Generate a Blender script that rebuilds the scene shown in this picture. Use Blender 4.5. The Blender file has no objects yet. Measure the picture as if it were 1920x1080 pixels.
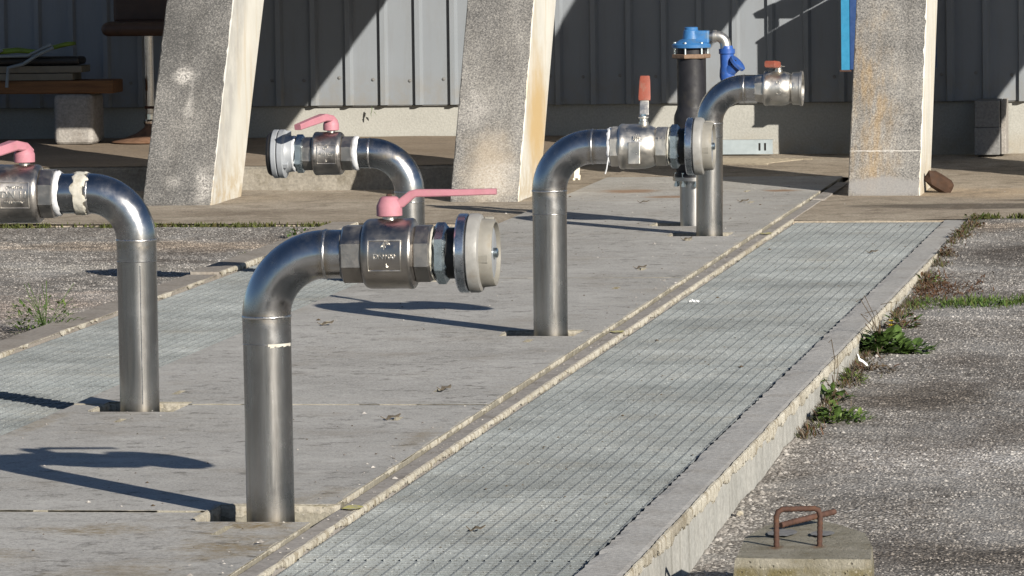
import bpy, math, random
import numpy as np
from mathutils import Vector, Matrix, noise as mnoise

random.seed(7)
rng = np.random.default_rng(7)
sc = bpy.context.scene
col = sc.collection
PI = math.pi

# ------------------------------------------------------------------ camera
PSI, TH, RHO, CAMH = 0.14632, 0.07374, math.radians(0.75), 1.47
F = Vector((-math.sin(PSI) * math.cos(TH), math.cos(PSI) * math.cos(TH), -math.sin(TH)))
R0 = F.cross(Vector((0, 0, 1))).normalized()
U0 = R0.cross(F)
R = math.cos(RHO) * R0 - math.sin(RHO) * U0
U = math.sin(RHO) * R0 + math.cos(RHO) * U0
cd = bpy.data.cameras.new('camera')
cam = bpy.data.objects.new('camera', cd)
col.objects.link(cam)
cd.sensor_width = 36.0
cd.lens = 187.5
cd.clip_start = 0.5
cd.clip_end = 2000
cam.matrix_world = Matrix(((R.x, U.x, -F.x, 0), (R.y, U.y, -F.y, 0), (R.z, U.z, -F.z, CAMH), (0, 0, 0, 1)))
sc.camera = cam

# ------------------------------------------------------------------ sky, sun, exposure
SUN_AZ, SUN_EL = math.radians(39.5), math.radians(21.0)
sunv = Vector((math.sin(SUN_AZ) * math.cos(SUN_EL), -math.cos(SUN_AZ) * math.cos(SUN_EL), math.sin(SUN_EL)))
w = bpy.data.worlds.new('World')
sc.world = w
w.use_nodes = True
wn = w.node_tree
for n in list(wn.nodes):
    wn.nodes.remove(n)
sky = wn.nodes.new('ShaderNodeTexSky')
sky.sky_type = 'NISHITA'
sky.sun_disc = False
sky.sun_elevation = SUN_EL
sky.sun_rotation = math.atan2(sunv.x, sunv.y)
bg = wn.nodes.new('ShaderNodeBackground')
bg.inputs['Strength'].default_value = 0.05
sky.air_density = 0.75
sky.dust_density = 0.3
sky.ozone_density = 2.5
wo = wn.nodes.new('ShaderNodeOutputWorld')
wn.links.new(sky.outputs[0], bg.inputs[0])
wn.links.new(bg.outputs[0], wo.inputs[0])
sl = bpy.data.lights.new('sun', 'SUN')
sl.energy = 5.0
sl.angle = math.radians(0.5)
sl.color = (1.0, 0.93, 0.82)
so = bpy.data.objects.new('sun', sl)
so.rotation_euler = sunv.to_track_quat('Z', 'Y').to_euler()
so.location = (6, -8, 12)
col.objects.link(so)
sc.view_settings.view_transform = 'Standard'
sc.view_settings.look = 'None'
sc.view_settings.gamma = 1
sc.view_settings.use_curve_mapping = False
sc.view_settings.exposure = 0.85

# ------------------------------------------------------------------ material helpers
class NT:
    def __init__(s, name):
        s.m = bpy.data.materials.new(name)
        s.m.use_nodes = True
        s.t = s.m.node_tree
        s.b = s.t.nodes['Principled BSDF']
        s.tc = s.t.nodes.new('ShaderNodeTexCoord')
        s.P = s.tc.outputs['Object']
    def n(s, typ): return s.t.nodes.new(typ)
    def link(s, a, b):
        if hasattr(a, 'is_output'): s.t.links.new(a, b)
        else:
            try: b.default_value = a
            except Exception: b.default_value = (*a, 1)
    def scale(s, v, sx, sy, sz):
        n = s.n('ShaderNodeMapping'); s.link(v, n.inputs['Vector']); n.inputs['Scale'].default_value = (sx, sy, sz)
        return n.outputs[0]
    def noise(s, sc_, det=4, rough=.55, v=None, dist=0):
        n = s.n('ShaderNodeTexNoise'); s.link(v or s.P, n.inputs['Vector'])
        n.inputs['Scale'].default_value = sc_; n.inputs['Detail'].default_value = det
        n.inputs['Roughness'].default_value = rough; n.inputs['Distortion'].default_value = dist
        return n.outputs['Fac']
    def vor(s, sc_, out='Color', feat='F1', v=None, rnd=1):
        n = s.n('ShaderNodeTexVoronoi'); n.feature = feat; s.link(v or s.P, n.inputs['Vector'])
        n.inputs['Scale'].default_value = sc_; n.inputs['Randomness'].default_value = rnd
        return n.outputs[out]
    def ramp(s, fac, stops, interp='LINEAR'):
        n = s.n('ShaderNodeValToRGB'); s.link(fac, n.inputs[0]); n.color_ramp.interpolation = interp
        e = n.color_ramp.elements
        while len(e) < len(stops): e.new(0.5)
        for i, (p, c) in enumerate(stops):
            e[i].position = p
            e[i].color = (c, c, c, 1) if not isinstance(c, tuple) else (*c, 1)
        return n.outputs[0]
    def mix(s, fac, a, b, mode='MIX'):
        n = s.n('ShaderNodeMix'); n.data_type = 'RGBA'; n.blend_type = mode
        s.link(fac, n.inputs[0])
        for v, i in ((a, 6), (b, 7)):
            if isinstance(v, tuple): n.inputs[i].default_value = (*v, 1)
            elif isinstance(v, (float, int)): n.inputs[i].default_value = (v, v, v, 1)
            else: s.t.links.new(v, n.inputs[i])
        return n.outputs[2]
    def math(s, op, a, b=0.0, c=None, clamp=False):
        n = s.n('ShaderNodeMath'); n.operation = op; n.use_clamp = clamp
        s.link(a, n.inputs[0]); s.link(b, n.inputs[1])
        if c is not None: s.link(c, n.inputs[2])
        return n.outputs[0]
    def sep(s, v=None):
        n = s.n('ShaderNodeSeparateXYZ'); s.link(v or s.P, n.inputs[0]); return n.outputs
    def smooth(s, x, a, b):
        n = s.n('ShaderNodeMapRange'); n.interpolation_type = 'SMOOTHSTEP'
        s.link(x, n.inputs[0]); n.inputs[1].default_value = a; n.inputs[2].default_value = b
        return n.outputs[0]
    def blob(s, cx, cy, rx, ry, nsc=6, amt=.6, soft=.5, axes=(0, 1)):
        """1 inside a ragged ellipse, 0 outside"""
        q = s.sep()
        dx = s.math('DIVIDE', s.math('SUBTRACT', q[axes[0]], cx), rx)
        dy = s.math('DIVIDE', s.math('SUBTRACT', q[axes[1]], cy), ry)
        d = s.math('SQRT', s.math('ADD', s.math('MULTIPLY', dx, dx), s.math('MULTIPLY', dy, dy)))
        d = s.math('ADD', d, s.math('MULTIPLY', s.math('SUBTRACT', s.noise(nsc, 5, .65), .5), amt * 2))
        return s.smooth(d, 1.0, 1.0 - soft)
    def bump(s, h, strength=.3, dist=.01, prev=None):
        n = s.n('ShaderNodeBump'); s.link(h, n.inputs['Height'])
        n.inputs['Strength'].default_value = strength; n.inputs['Distance'].default_value = dist
        if prev is not None: s.link(prev, n.inputs['Normal'])
        return n.outputs[0]
    def out(s, color=None, rough=None, metal=None, normal=None, spec=None):
        for v, k in ((color, 'Base Color'), (rough, 'Roughness'), (metal, 'Metallic'), (normal, 'Normal'), (spec, 'Specular IOR Level')):
            if v is None: continue
            i = s.b.inputs[k]
            if hasattr(v, 'is_output'): s.t.links.new(v, i)
            elif isinstance(v, tuple): i.default_value = (*v, 1)
            else: i.default_value = v
        return s.m

def paint(name, c, rough=.45, var=.12, sc_=30, bumpd=.0005, spec=.4, dirt=None):
    s = NT(name)
    a = s.mix(s.ramp(s.noise(sc_, 5, .6), [(.3, 0.), (.7, 1.)]), tuple(x * (1 - var) for x in c), tuple(min(1, x * (1 + var)) for x in c))
    if dirt: a = s.mix(s.ramp(s.noise(sc_ * .6, 6, .7), [(.52, 0.), (.7, 1.)]), a, dirt)
    return s.out(a, s.ramp(s.noise(sc_ * 2), [(.3, rough * .8), (.7, min(1, rough * 1.2))]), 0, s.bump(s.noise(sc_ * 8, 3), .4, bumpd), spec)

def metal(name, c, rough=.3, sc_=12, stretch=(1, 1, 1), var=.18, grime=(.12, .105, .09), gr=.35, bump=.0002, fine=120):
    s = NT(name)
    v = s.scale(s.P, *stretch)
    n1 = s.noise(sc_, 5, .6, v)
    a = s.mix(s.ramp(n1, [(.3, 0.), (.7, 1.)]), tuple(x * (1 - var) for x in c), tuple(min(1, x * (1 + var)) for x in c))
    g = s.ramp(s.noise(sc_ * 1.7, 6, .7), [(.48, 0.), (.75, gr)])
    a = s.mix(g, a, grime)
    r = s.math('ADD', s.ramp(s.noise(sc_ * 3, 4, .6, v), [(.3, rough * .75), (.7, rough * 1.3)]), s.math('MULTIPLY', g, .35))
    return s.out(a, r, s.math('SUBTRACT', 1.0, s.math('MULTIPLY', g, .5)), s.bump(s.noise(fine, 3, .6, v), .5, bump))

M = {}
# concrete of the cover slabs
def mk_slab():
    s = NT('slab_concrete')
    big = s.noise(1.1, 5, .6)
    base = s.mix(s.ramp(big, [(.3, 0.), (.7, 1.)]), (.292, .284, .268), (.392, .384, .366))
    sm = s.ramp(s.noise(13, 8, .78), [(.54, 0.), (.63, 1.)])
    zone = s.ramp(s.noise(2.3, 3), [(.38, .1), (.60, 1.)])
    c = s.mix(s.math('MULTIPLY', s.math('MULTIPLY', sm, zone), .9), base, (.10, .092, .08))
    sp = s.ramp(s.noise(130, 4, .78), [(.34, .62), (.66, 1.22)])
    c = s.mix(1.0, c, sp, 'MULTIPLY')
    light = s.ramp(s.noise(4.2, 7, .72), [(.52, 0.), (.68, .5)])
    c = s.mix(light, c, (.45, .442, .42))
    c = s.mix(s.ramp(s.noise(2.0, 7, .75), [(.52, 0.), (.66, .45)]), c, (.225, .20, .165))
    c = s.mix(s.ramp(s.noise(17, 6, .75), [(.55, 0.), (.68, .5)]), c, (.44, .432, .41))
    c = s.mix(s.ramp(s.noise(38, 5, .75), [(.60, 0.), (.68, .6)]), c, (.14, .12, .10))
    moss = (.17, .12, .045)
    for (cx, cy, rx, ry, am) in ((-2.44, 12.24, .17, .16, .95), (-2.40, 11.85, .17, .34, .8), (-2.78, 12.15, .20, .16, .75), (-2.9, 11.65, .14, .22, .45), (-2.55, 11.4, .2, .25, .5), (-2.42, 12.75, .1, .18, .5), (-2.36, 12.95, .06, .18, .4), (-3.50, 14.6, .05, .5, .5), (-2.36, 14.2, .05, .5, .4)):
        c = s.mix(s.math('MULTIPLY', s.math('MULTIPLY', s.blob(cx, cy, rx, ry, 9, 1.0, .9), s.ramp(s.noise(45, 5, .75), [(.38, .15), (.60, 1.)])), am), c, moss)
    rust = (.20, .10, .035)
    for (cx, cy, rx, ry) in ((-3.25, 26.1, .2, .22), (-2.98, 25.6, .2, .14), (-2.5, 26.1, .12, .14)):
        c = s.mix(s.math('MULTIPLY', s.blob(cx, cy, rx, ry, 8, .5, .7), .7), c, rust)
    h = s.math('ADD', s.noise(45, 6, .7), s.math('MULTIPLY', sm, .5))
    return s.out(c, .85, 0, s.bump(h, .5, .004), .25)
M['slab'] = mk_slab()

def mk_conc(name, a, b, dark, spotsc=70, bd=.003, dsc=7, damt=.6, streak=False):
    s = NT(name)
    c = s.mix(s.ramp(s.noise(2.2, 5, .6), [(.3, 0.), (.7, 1.)]), a, b)
    v = s.scale(s.P, 1, 1, .12) if streak else s.P
    d = s.ramp(s.noise(dsc, 6, .7, v), [(.5, 0.), (.68, damt)])
    c = s.mix(d, c, dark)
    c = s.mix(1.0, c, s.ramp(s.noise(spotsc, 4, .7), [(.35, .75), (.65, 1.12)]), 'MULTIPLY')
    return s.out(c, .88, 0, s.bump(s.noise(spotsc * .8, 5, .7), .55, bd), .2)
M['strip'] = mk_conc('strip_concrete', (.24, .225, .21), (.31, .29, .27), (.14, .12, .10))
M['beam_top'] = mk_conc('beam_top_concrete', (.315, .31, .30), (.38, .372, .355), (.23, .21, .185), dsc=4)
M['beam_side'] = mk_conc('beam_side_concrete', (.285, .285, .27), (.37, .365, .34), (.17, .165, .145), dsc=16, streak=True)
def mk_cream():
    s = NT('chipped_cream_mortar')
    c = s.mix(s.ramp(s.noise(3.0, 5, .6), [(.3, 0.), (.7, 1.)]), (.37, .345, .285), (.50, .475, .41))
    c = s.mix(s.ramp(s.noise(26, 5, .7, s.scale(s.P, 1, 1, .5)), [(.50, 0.), (.64, .8)]), c, (.19, .155, .10))
    c = s.mix(s.ramp(s.noise(110, 3, .7, s.scale(s.P, 1, 1, .2)), [(.56, 0.), (.66, .75)]), c, (.10, .075, .045))
    c = s.mix(s.ramp(s.noise(1.1, 4, .6), [(.55, 0.), (.66, .6)]), c, (.17, .145, .105))
    return s.out(c, .9, 0, s.bump(s.noise(120, 5, .75, s.scale(s.P, 1, 1, .35)), .8, .006), .15)
M['cream'] = mk_cream()
M['pale_end'] = mk_conc('pale_broken_concrete', (.28, .26, .215), (.36, .335, .285), (.17, .135, .08), spotsc=90, bd=.006, dsc=30)
M['slab_side'] = mk_conc('mossy_slab_sides', (.20, .185, .15), (.255, .24, .20), (.12, .105, .065), spotsc=80, bd=.004, dsc=18, damt=.8)
M['kerb'] = mk_conc('kerb_concrete', (.22, .20, .18), (.28, .255, .225), (.15, .125, .10))

def mk_apron():
    s = NT('apron_concrete')
    c = s.mix(s.ramp(s.noise(.9, 5, .6), [(.3, 0.), (.7, 1.)]), (.29, .245, .19), (.40, .35, .285))
    c = s.mix(s.ramp(s.noise(6, 6, .7), [(.48, 0.), (.66, .65)]), c, (.15, .12, .088))
    c = s.mix(s.math('MULTIPLY', s.blob(-1.45, 24.98, .75, .26, 3, .6, .35), .85), c, (.10, .085, .07))
    c = s.mix(s.math('MULTIPLY', s.blob(-.7, 25.45, .8, .2, 3, .45, .25), .8), c, (.11, .09, .07))
    c = s.mix(s.math('MULTIPLY', s.blob(-4.9, 24.7, .9, .45, 2, .7, .8), .45), c, (.17, .135, .10))
    c = s.mix(s.math('MULTIPLY', s.blob(-1.5, 26.0, 1.0, .6, 2, .6, .8), .7), c, (.46, .36, .25))
    c = s.mix(s.ramp(s.noise(2.2, 6, .7, s.scale(s.P, 1, .6, 1)), [(.54, 0.), (.66, .55)]), c, (.15, .12, .09))
    c = s.mix(s.ramp(s.noise(14, 6, .75), [(.56, 0.), (.70, .5)]), c, (.50, .45, .38))
    c = s.mix(1.0, c, s.ramp(s.noise(100, 4, .8), [(.33, .5), (.66, 1.3)]), 'MULTIPLY')
    return s.out(c, .9, 0, s.bump(s.noise(80, 5, .8), .8, .008), .15)
M['apron'] = mk_apron()

def mk_porch():
    s = NT('porch_concrete')
    c = s.mix(s.ramp(s.noise(1.4, 5, .6), [(.3, 0.), (.7, 1.)]), (.20, .158, .118), (.27, .222, .172))
    c = s.mix(s.ramp(s.noise(6, 6, .7), [(.5, 0.), (.7, .55)]), c, (.17, .14, .11))
    c = s.mix(s.ramp(s.noise(10, 5, .7), [(.6, 0.), (.75, .5)]), c, (.32, .24, .13))
    c = s.mix(1.0, c, s.ramp(s.noise(70, 4, .75), [(.33, .72), (.66, 1.15)]), 'MULTIPLY')
    return s.out(c, .9, 0, s.bump(s.noise(50, 5, .75), .6, .006), .15)
M['porch'] = mk_porch()

def mk_ground():
    s = NT('worn_gravel_asphalt')
    cell = s.vor(95, 'Color')
    v = s.sep(cell)[0]
    stone = s.ramp(v, [(.0, (.088, .081, .074)), (.35, (.185, .172, .158)), (.7, (.305, .287, .263)), (.93, (.43, .41, .385)), (1., (.50, .48, .45))])
    d = s.vor(95, 'Distance')
    stone = s.mix(s.ramp(d, [(.34, 0.), (.66, .75)]), stone, (.075, .068, .06))
    big = s.noise(.9, 5, .6)
    c = s.mix(1.0, stone, s.ramp(big, [(.32, .72), (.68, 1.25)]), 'MULTIPLY')
    pat = s.ramp(s.noise(1.7, 4, .6, s.scale(s.P, 1, .8, 1)), [(.5, 0.), (.62, .45)])
    c = s.mix(pat, c, (.30, .295, .285))
    dk = s.ramp(s.noise(1.3, 5, .6, s.scale(s.P, 1.1, .6, 1)), [(.52, 0.), (.66, .6)])
    c = s.mix(dk, c, (.075, .062, .052))
    for (cx, cy, rx, ry, am, cc) in ((-1.05, 14.95, .55, .55, .9, (1.45, 1.47, 1.5)), (-1.1, 19.15, .5, .22, .9, (1.45, 1.45, 1.45)), (-1.05, 20.36, .35, .22, .8, (1.4, 1.4, 1.42)), (-1.15, 16.5, .45, .55, .9, (.50, .46, .42)),
                                     (-1.1, 21.9, .4, .9, .9, (.55, .53, .52)), (-1.2, 23.4, .4, .4, .8, (1.35, 1.2, 1.05)), (-.75, 13.0, .5, .35, .8, (.62, .58, .54)), (-5.0, 21.6, .8, .35, .8, (1.25, 1.25, 1.22)), (-5.0, 22.9, 1.2, .5, .8, (1.2, 1.05, .9)), (-4.7, 19.5, .5, 1.2, .7, (1.1, .97, .9))):
        c = s.mix(s.math('MULTIPLY', s.blob(cx, cy, rx, ry, 4, .8, .8), am), c, s.mix(1.0, c, cc, 'MULTIPLY'))
    h = s.math('SUBTRACT', 1.0, d)
    return s.out(c, .9, 0, s.bump(h, .8, .006), .2)
M['ground'] = mk_ground()

def mk_stone():
    s = NT('gravel_stones')
    g = s.n('ShaderNodeNewGeometry')
    c = s.ramp(g.outputs['Random Per Island'], [(0, (.092, .084, .077)), (.4, (.21, .194, .178)), (.75, (.325, .305, .278)), (.93, (.42, .395, .37)), (1, (.48, .455, .42))])
    ps = s.noise(1.3, 5, .6, s.scale(s.P, 1.1, .6, 1))
    c = s.mix(s.ramp(ps, [(.50, 0.), (.68, .55)]), c, (.085, .07, .06))
    c = s.mix(s.ramp(s.noise(1.7, 4, .6, s.scale(s.P, 1, .8, 1)), [(.5, 0.), (.62, .3)]), c, (.40, .39, .375))
    for (cx, cy, rx, ry, am, cc) in ((-1.05, 14.95, .55, .55, .9, (1.45, 1.47, 1.5)), (-1.1, 19.15, .5, .22, .9, (1.45, 1.45, 1.45)), (-1.05, 20.36, .35, .22, .8, (1.4, 1.4, 1.42)), (-1.15, 16.5, .45, .55, .9, (.50, .46, .42)),
                                     (-1.1, 21.9, .4, .9, .9, (.55, .53, .52)), (-1.2, 23.4, .4, .4, .8, (1.35, 1.2, 1.05)), (-.75, 13.0, .5, .35, .8, (.62, .58, .54)), (-5.0, 21.6, .8, .35, .8, (1.25, 1.25, 1.22)), (-5.0, 22.9, 1.2, .5, .8, (1.2, 1.05, .9)), (-4.7, 19.5, .5, 1.2, .7, (1.1, .97, .9))):
        c = s.mix(s.math('MULTIPLY', s.blob(cx, cy, rx, ry, 4, .8, .8), am), c, s.mix(1.0, c, cc, 'MULTIPLY'))
    return s.out(c, .8, 0, None, .3)
M['stone'] = mk_stone()

def mk_grp():
    s = NT('grey_fibreglass_grating')
    s.P = s.n('ShaderNodeNewGeometry').outputs['Position']
    c = s.mix(s.ramp(s.noise(1.6, 5, .6), [(.3, 0.), (.7, 1.)]), (.205, .225, .230), (.28, .298, .30))
    c = s.mix(s.ramp(s.noise(3.5, 7, .72), [(.52, 0.), (.68, .6)]), c, (.17, .165, .148))
    c = s.mix(s.ramp(s.noise(9, 6, .72), [(.56, 0.), (.70, .5)]), c, (.36, .38, .38))
    c = s.mix(1.0, c, s.ramp(s.noise(260, 2, .8), [(.3, .6), (.7, 1.3)]), 'MULTIPLY')
    sp = s.ramp(s.noise(190, 2, .6), [(.66, 0.), (.72, .8)])
    c = s.mix(sp, c, (.62, .64, .63))
    c = s.mix(1.0, c, s.ramp(s.noise(1.4, 5, .65), [(.34, .74), (.66, 1.12)]), 'MULTIPLY')
    c = s.mix(1.0, c, s.ramp(s.noise(7, 6, .75), [(.34, .80), (.66, 1.14)]), 'MULTIPLY')
    return s.out(c, .75, 0, s.bump(s.noise(220, 3, .8), .7, .002), .3)
M['grp'] = mk_grp()
def mk_grp_side_shaded():  # darker copy of the grating colour: shade on bar sides, plus dirt patches
    s = NT('shaded_grating_bar_sides')
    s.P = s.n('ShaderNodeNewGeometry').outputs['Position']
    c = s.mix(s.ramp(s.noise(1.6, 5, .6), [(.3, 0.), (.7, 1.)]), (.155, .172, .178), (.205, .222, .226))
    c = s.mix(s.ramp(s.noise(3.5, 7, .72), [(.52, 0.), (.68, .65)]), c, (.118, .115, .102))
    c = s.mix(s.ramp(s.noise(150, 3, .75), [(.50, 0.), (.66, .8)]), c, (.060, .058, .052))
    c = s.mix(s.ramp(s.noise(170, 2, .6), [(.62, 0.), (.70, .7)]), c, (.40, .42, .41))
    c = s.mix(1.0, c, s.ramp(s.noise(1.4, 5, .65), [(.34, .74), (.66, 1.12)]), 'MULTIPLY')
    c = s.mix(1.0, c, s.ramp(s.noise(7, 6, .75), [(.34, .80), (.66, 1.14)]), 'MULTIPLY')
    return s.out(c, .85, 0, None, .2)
M['grp_side_shaded'] = mk_grp_side_shaded()

def mk_pillar_front():
    s = NT('lichened_concrete')
    q = s.sep()
    hi = s.smooth(q[2], .35, 1.0)
    n1 = s.noise(120, 4, .8)
    thr = s.math('ADD', s.math('MULTIPLY', s.noise(3.2, 4, .6), .34), s.math('MULTIPLY', hi, .04))
    thr = s.math('ADD', thr, s.math('MULTIPLY', s.smooth(q[0], -4.4, -5.0), .065))
    k = s.math('SUBTRACT', n1, s.math('SUBTRACT', thr, .17))
    c = s.ramp(k, [(.32, (.062, .062, .061)), (.46, (.142, .138, .133)), (.57, (.24, .231, .215)), (.73, (.38, .366, .336))])
    vs = s.ramp(s.noise(3.5, 5, .7, s.scale(s.P, 6, 2, .7)), [(.40, .1), (.62, 1.)])
    st = s.math('MULTIPLY', s.math('MULTIPLY', s.blob(-2.05, .30, .17, .72, 6, .7, .8, (0, 2)), vs), .95)
    c = s.mix(st, c, s.mix(s.ramp(n1, [(.4, 0.), (.6, 1.)]), (.15, .11, .07), (.31, .245, .165)))
    wv = s.ramp(s.noise(2.2, 5, .65, s.scale(s.P, 5, 1.5, .6)), [(.42, 0.), (.66, .55)])
    c = s.mix(wv, c, s.mix(1.0, c, (.62, .61, .60), 'MULTIPLY'))
    st2 = s.math('MULTIPLY', s.blob(-3.88, .12, .2, .28, 6, .6, .9, (0, 2)), .45)
    c = s.mix(st2, c, (.40, .33, .24))
    c = s.mix(s.math('MULTIPLY', s.blob(-1.97, .03, .25, .06, 9, .4, .4, (0, 2)), .8), c, (.22, .215, .21))
    brk = s.ramp(s.noise(100, 4, .8), [(.40, 0.), (.58, 1.)])
    for (bx, bz, rx, rz, am) in ((-5.40, .60, .075, .055, .9), (-5.36, .47, .04, .10, .55), (-5.24, .08, .08, .11, .75), (-5.40, .10, .07, .05, .4), (-3.95, .42, .12, .14, .5), (-3.85, .1, .18, .13, .5)):
        c = s.mix(s.math('MULTIPLY', s.math('MULTIPLY', s.blob(bx, bz, rx, rz, 11, .9, .95, (0, 2)), brk), am), c, (.48, .46, .43))
    ln = s.math('MULTIPLY', s.smooth(s.math('ABSOLUTE', s.math('SUBTRACT', s.math('ADD', q[2], s.math('MULTIPLY', s.noise(12), .012)), .205)), .003, .0015), s.smooth(q[0], -2.2, -2.1))
    c = s.mix(s.math('MULTIPLY', ln, s.ramp(s.noise(30, 4, .7), [(.3, .2), (.6, .8)])), c, (.55, .53, .50))
    return s.out(c, .92, 0, s.bump(n1, .7, .006), .15)
M['pillar_front'] = mk_pillar_front()

def mk_pillar_side():
    s = NT('limewashed_concrete')
    c = s.mix(s.ramp(s.noise(2.5, 5, .6), [(.3, 0.), (.7, 1.)]), (.45, .44, .40), (.55, .54, .50))
    v = s.scale(s.P, 6, 3, .5)
    c = s.mix(s.ramp(s.noise(2.4, 5, .65, v), [(.5, 0.), (.72, .6)]), c, (.40, .30, .16))
    c = s.mix(s.math('MULTIPLY', s.blob(26.15, .35, .5, .5, 5, .5, .9, (1, 2)), s.math('MULTIPLY', s.smooth(s.sep()[0], -4.4, -4.2), s.smooth(s.sep()[0], -3.2, -3.5))), c, (.42, .31, .165))
    c = s.mix(s.math('MULTIPLY', s.smooth(s.math('SUBTRACT', s.sep()[1], s.math('MULTIPLY', s.sep()[2], .68)), 25.75, 25.5), s.math('MULTIPLY', s.ramp(s.noise(7, 5, .7), [(.35, .3), (.6, .9)]), s.smooth(s.sep()[0], -4.6, -4.9))), c, (.33, .325, .31))
    c = s.mix(s.math('MULTIPLY', s.smooth(s.sep()[2], .28, .0), s.ramp(s.noise(14, 5, .7), [(.4, 0.), (.6, .8)])), c, (.36, .29, .19))
    c = s.mix(s.ramp(s.noise(12, 6, .75), [(.6, 0.), (.75, .45)]), c, (.40, .36, .28))
    return s.out(c, .9, 0, s.bump(s.noise(60, 5, .7), .5, .004), .15)
M['pillar_side'] = mk_pillar_side()

def mk_clad():
    s = NT('blue_grey_sheet_metal')
    c = s.mix(s.ramp(s.noise(1.2, 4, .6), [(.3, 0.), (.7, 1.)]), (.160, .177, .197), (.186, .203, .224))
    c = s.mix(s.ramp(s.noise(3, 6, .7, s.scale(s.P, 5, 5, .6)), [(.50, 0.), (.72, .5)]), c, (.145, .15, .155))
    zz = s.sep()[2]
    c = s.mix(s.math('MULTIPLY', s.smooth(zz, .55, .29), s.ramp(s.noise(9, 6, .7), [(.40, 0.), (.65, .55)])), c, (.17, .155, .13))
    return s.out(c, .55, 0, s.bump(s.noise(3, 2), .3, .004), .35)
M['clad'] = mk_clad()
def mk_plinth():
    s = NT('rendered_plinth')
    c = s.mix(s.ramp(s.noise(2.0, 5, .6), [(.3, 0.), (.7, 1.)]), (.27, .268, .248), (.31, .308, .286))
    c = s.mix(1.0, c, s.ramp(s.noise(90, 3, .6), [(.35, .9), (.65, 1.06)]), 'MULTIPLY')
    c = s.mix(s.math('MULTIPLY', s.smooth(s.sep()[2], .14, .0), s.ramp(s.noise(5, 5, .7), [(.4, 0.), (.65, .6)])), c, (.25, .21, .15))
    return s.out(c, .9, 0, s.bump(s.noise(95, 3, .6), .5, .003), .15)
M['plinth'] = mk_plinth()
M['steel'] = metal('brushed_stainless', (.385, .38, .375), .21, 7, (1.6, 1.6, .12), .10, (.14, .13, .12), .12, .00004, 60)
def mk_bend(m):
    t = m.node_tree; b = t.nodes['Principled BSDF']
    s = NT.__new__(NT); s.m = m; s.t = t; s.b = b
    s.P = [n for n in t.nodes if n.type == 'TEX_COORD'][0].outputs['Object']
    q = s.sep()
    d1 = s.smooth(s.math('ABSOLUTE', s.math('SUBTRACT', q[2], .479)), .022, .004)
    d2 = s.math('MULTIPLY', s.smooth(s.math('ABSOLUTE', s.math('SUBTRACT', q[0], .147)), .022, .004), s.smooth(q[2], .5, .55))
    k = s.math('MULTIPLY', s.math('MAXIMUM', d1, d2), s.ramp(s.noise(22, 4, .7), [(.35, .1), (.65, .75)]))
    src = b.inputs['Base Color'].links[0].from_socket
    ft = s.math('MULTIPLY', s.smooth(s.math('ADD', q[2], s.math('MULTIPLY', s.noise(14, 5, .7), .10)), .13, .03), .8)
    src = s.mix(k, src, (.24, .19, .12))
    run = s.math('MULTIPLY', s.ramp(s.noise(4, 6, .7, s.scale(s.P, 16, 16, .5)), [(.56, 0.), (.72, .5)]), s.smooth(q[2], .45, .40))
    src = s.mix(run, src, (.21, .195, .17))
    t.links.new(s.mix(ft, src, (.13, .11, .08)), b.inputs['Base Color'])
    sr = b.inputs['Roughness'].links[0].from_socket
    sc_ = s.ramp(s.noise(5, 6, .7, s.scale(s.P, 9, 9, .6)), [(.5, 0.), (.7, .05)])
    t.links.new(s.math('ADD', s.math('ADD', sr, sc_), s.math('MULTIPLY', s.math('MAXIMUM', k, ft), .2)), b.inputs['Roughness'])
    return m
M['steel_bend'] = metal('polished_bend', (.41, .41, .415), .22, 9, (1, 1, 1), .08, (.14, .13, .12), .10, .00004, 60)
mk_bend(M['steel_bend']); mk_bend(M['steel'])
M['steel_dull'] = metal('dull_stainless', (.35, .345, .34), .34, 9, (1.4, 1.4, .2), .12, (.12, .11, .10), .2, .0001)
M['weld'] = metal('weld_bead', (.5, .49, .48), .3, 60, bump=.0012)
M['nickel'] = metal('nickel_brass', (.36, .34, .32), .33, 10, (1, 1, 1), .10, (.15, .13, .105), .32, .0005, 260)
M['inox_cast'] = metal('cast_stainless', (.60, .575, .53), .36, 10, (1, 1, 1), .10, (.26, .22, .17), .38, .0004, 260)
M['zinc'] = metal('zinc_plated', (.50, .57, .60), .28, 16, (1, 1, 1), .12, (.2, .21, .20), .15, .0001)
M['alu'] = metal('turned_aluminium', (.50, .53, .57), .26, 12, (1, 1, 1), .06, (.3, .3, .3), .06, .00006)
M['chrome'] = metal('chrome', (.62, .60, .58), .12, 18, (1, 1, 1), .1, (.25, .15, .09), .3)
M['cast_alu'] = paint('cast_aluminium', (.205, .203, .195), .5, .12, 25, .0008, .5, (.18, .165, .145))
M['cast_grey'] = paint('grey_cast_coupling', (.235, .25, .27), .42, .08, 14, .0004, .5, (.18, .185, .19))
M['coupling'] = paint('dusty_coupling', (.178, .170, .150), .55, .12, 25, .0006, .4, (.16, .14, .105))
M['rubber'] = paint('black_rubber', (.016, .015, .015), .55, .2, 30)
def mk_pink():
    s = NT('sun_faded_pink_paint')
    c = s.mix(s.ramp(s.noise(18, 5, .65), [(.3, 0.), (.7, 1.)]), (.30, .120, .150), (.365, .165, .198))
    c = s.mix(s.ramp(s.noise(70, 6, .75), [(.52, 0.), (.66, .55)]), c, (.27, .15, .145))
    ch = s.ramp(s.noise(48, 6, .8), [(.665, 0.), (.69, .85)])
    c = s.mix(ch, c, (.19, .12, .10))
    return s.out(c, s.ramp(s.noise(60, 4, .7), [(.3, .45), (.7, .8)]), 0, s.bump(s.math('SUBTRACT', s.noise(160, 4, .7), ch), .5, .001), .35)
M['pink'] = mk_pink()
M['orange'] = paint('faded_orange_grip', (.20, .055, .036), .55, .15, 45, .0012, .3, (.19, .11, .085))
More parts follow.
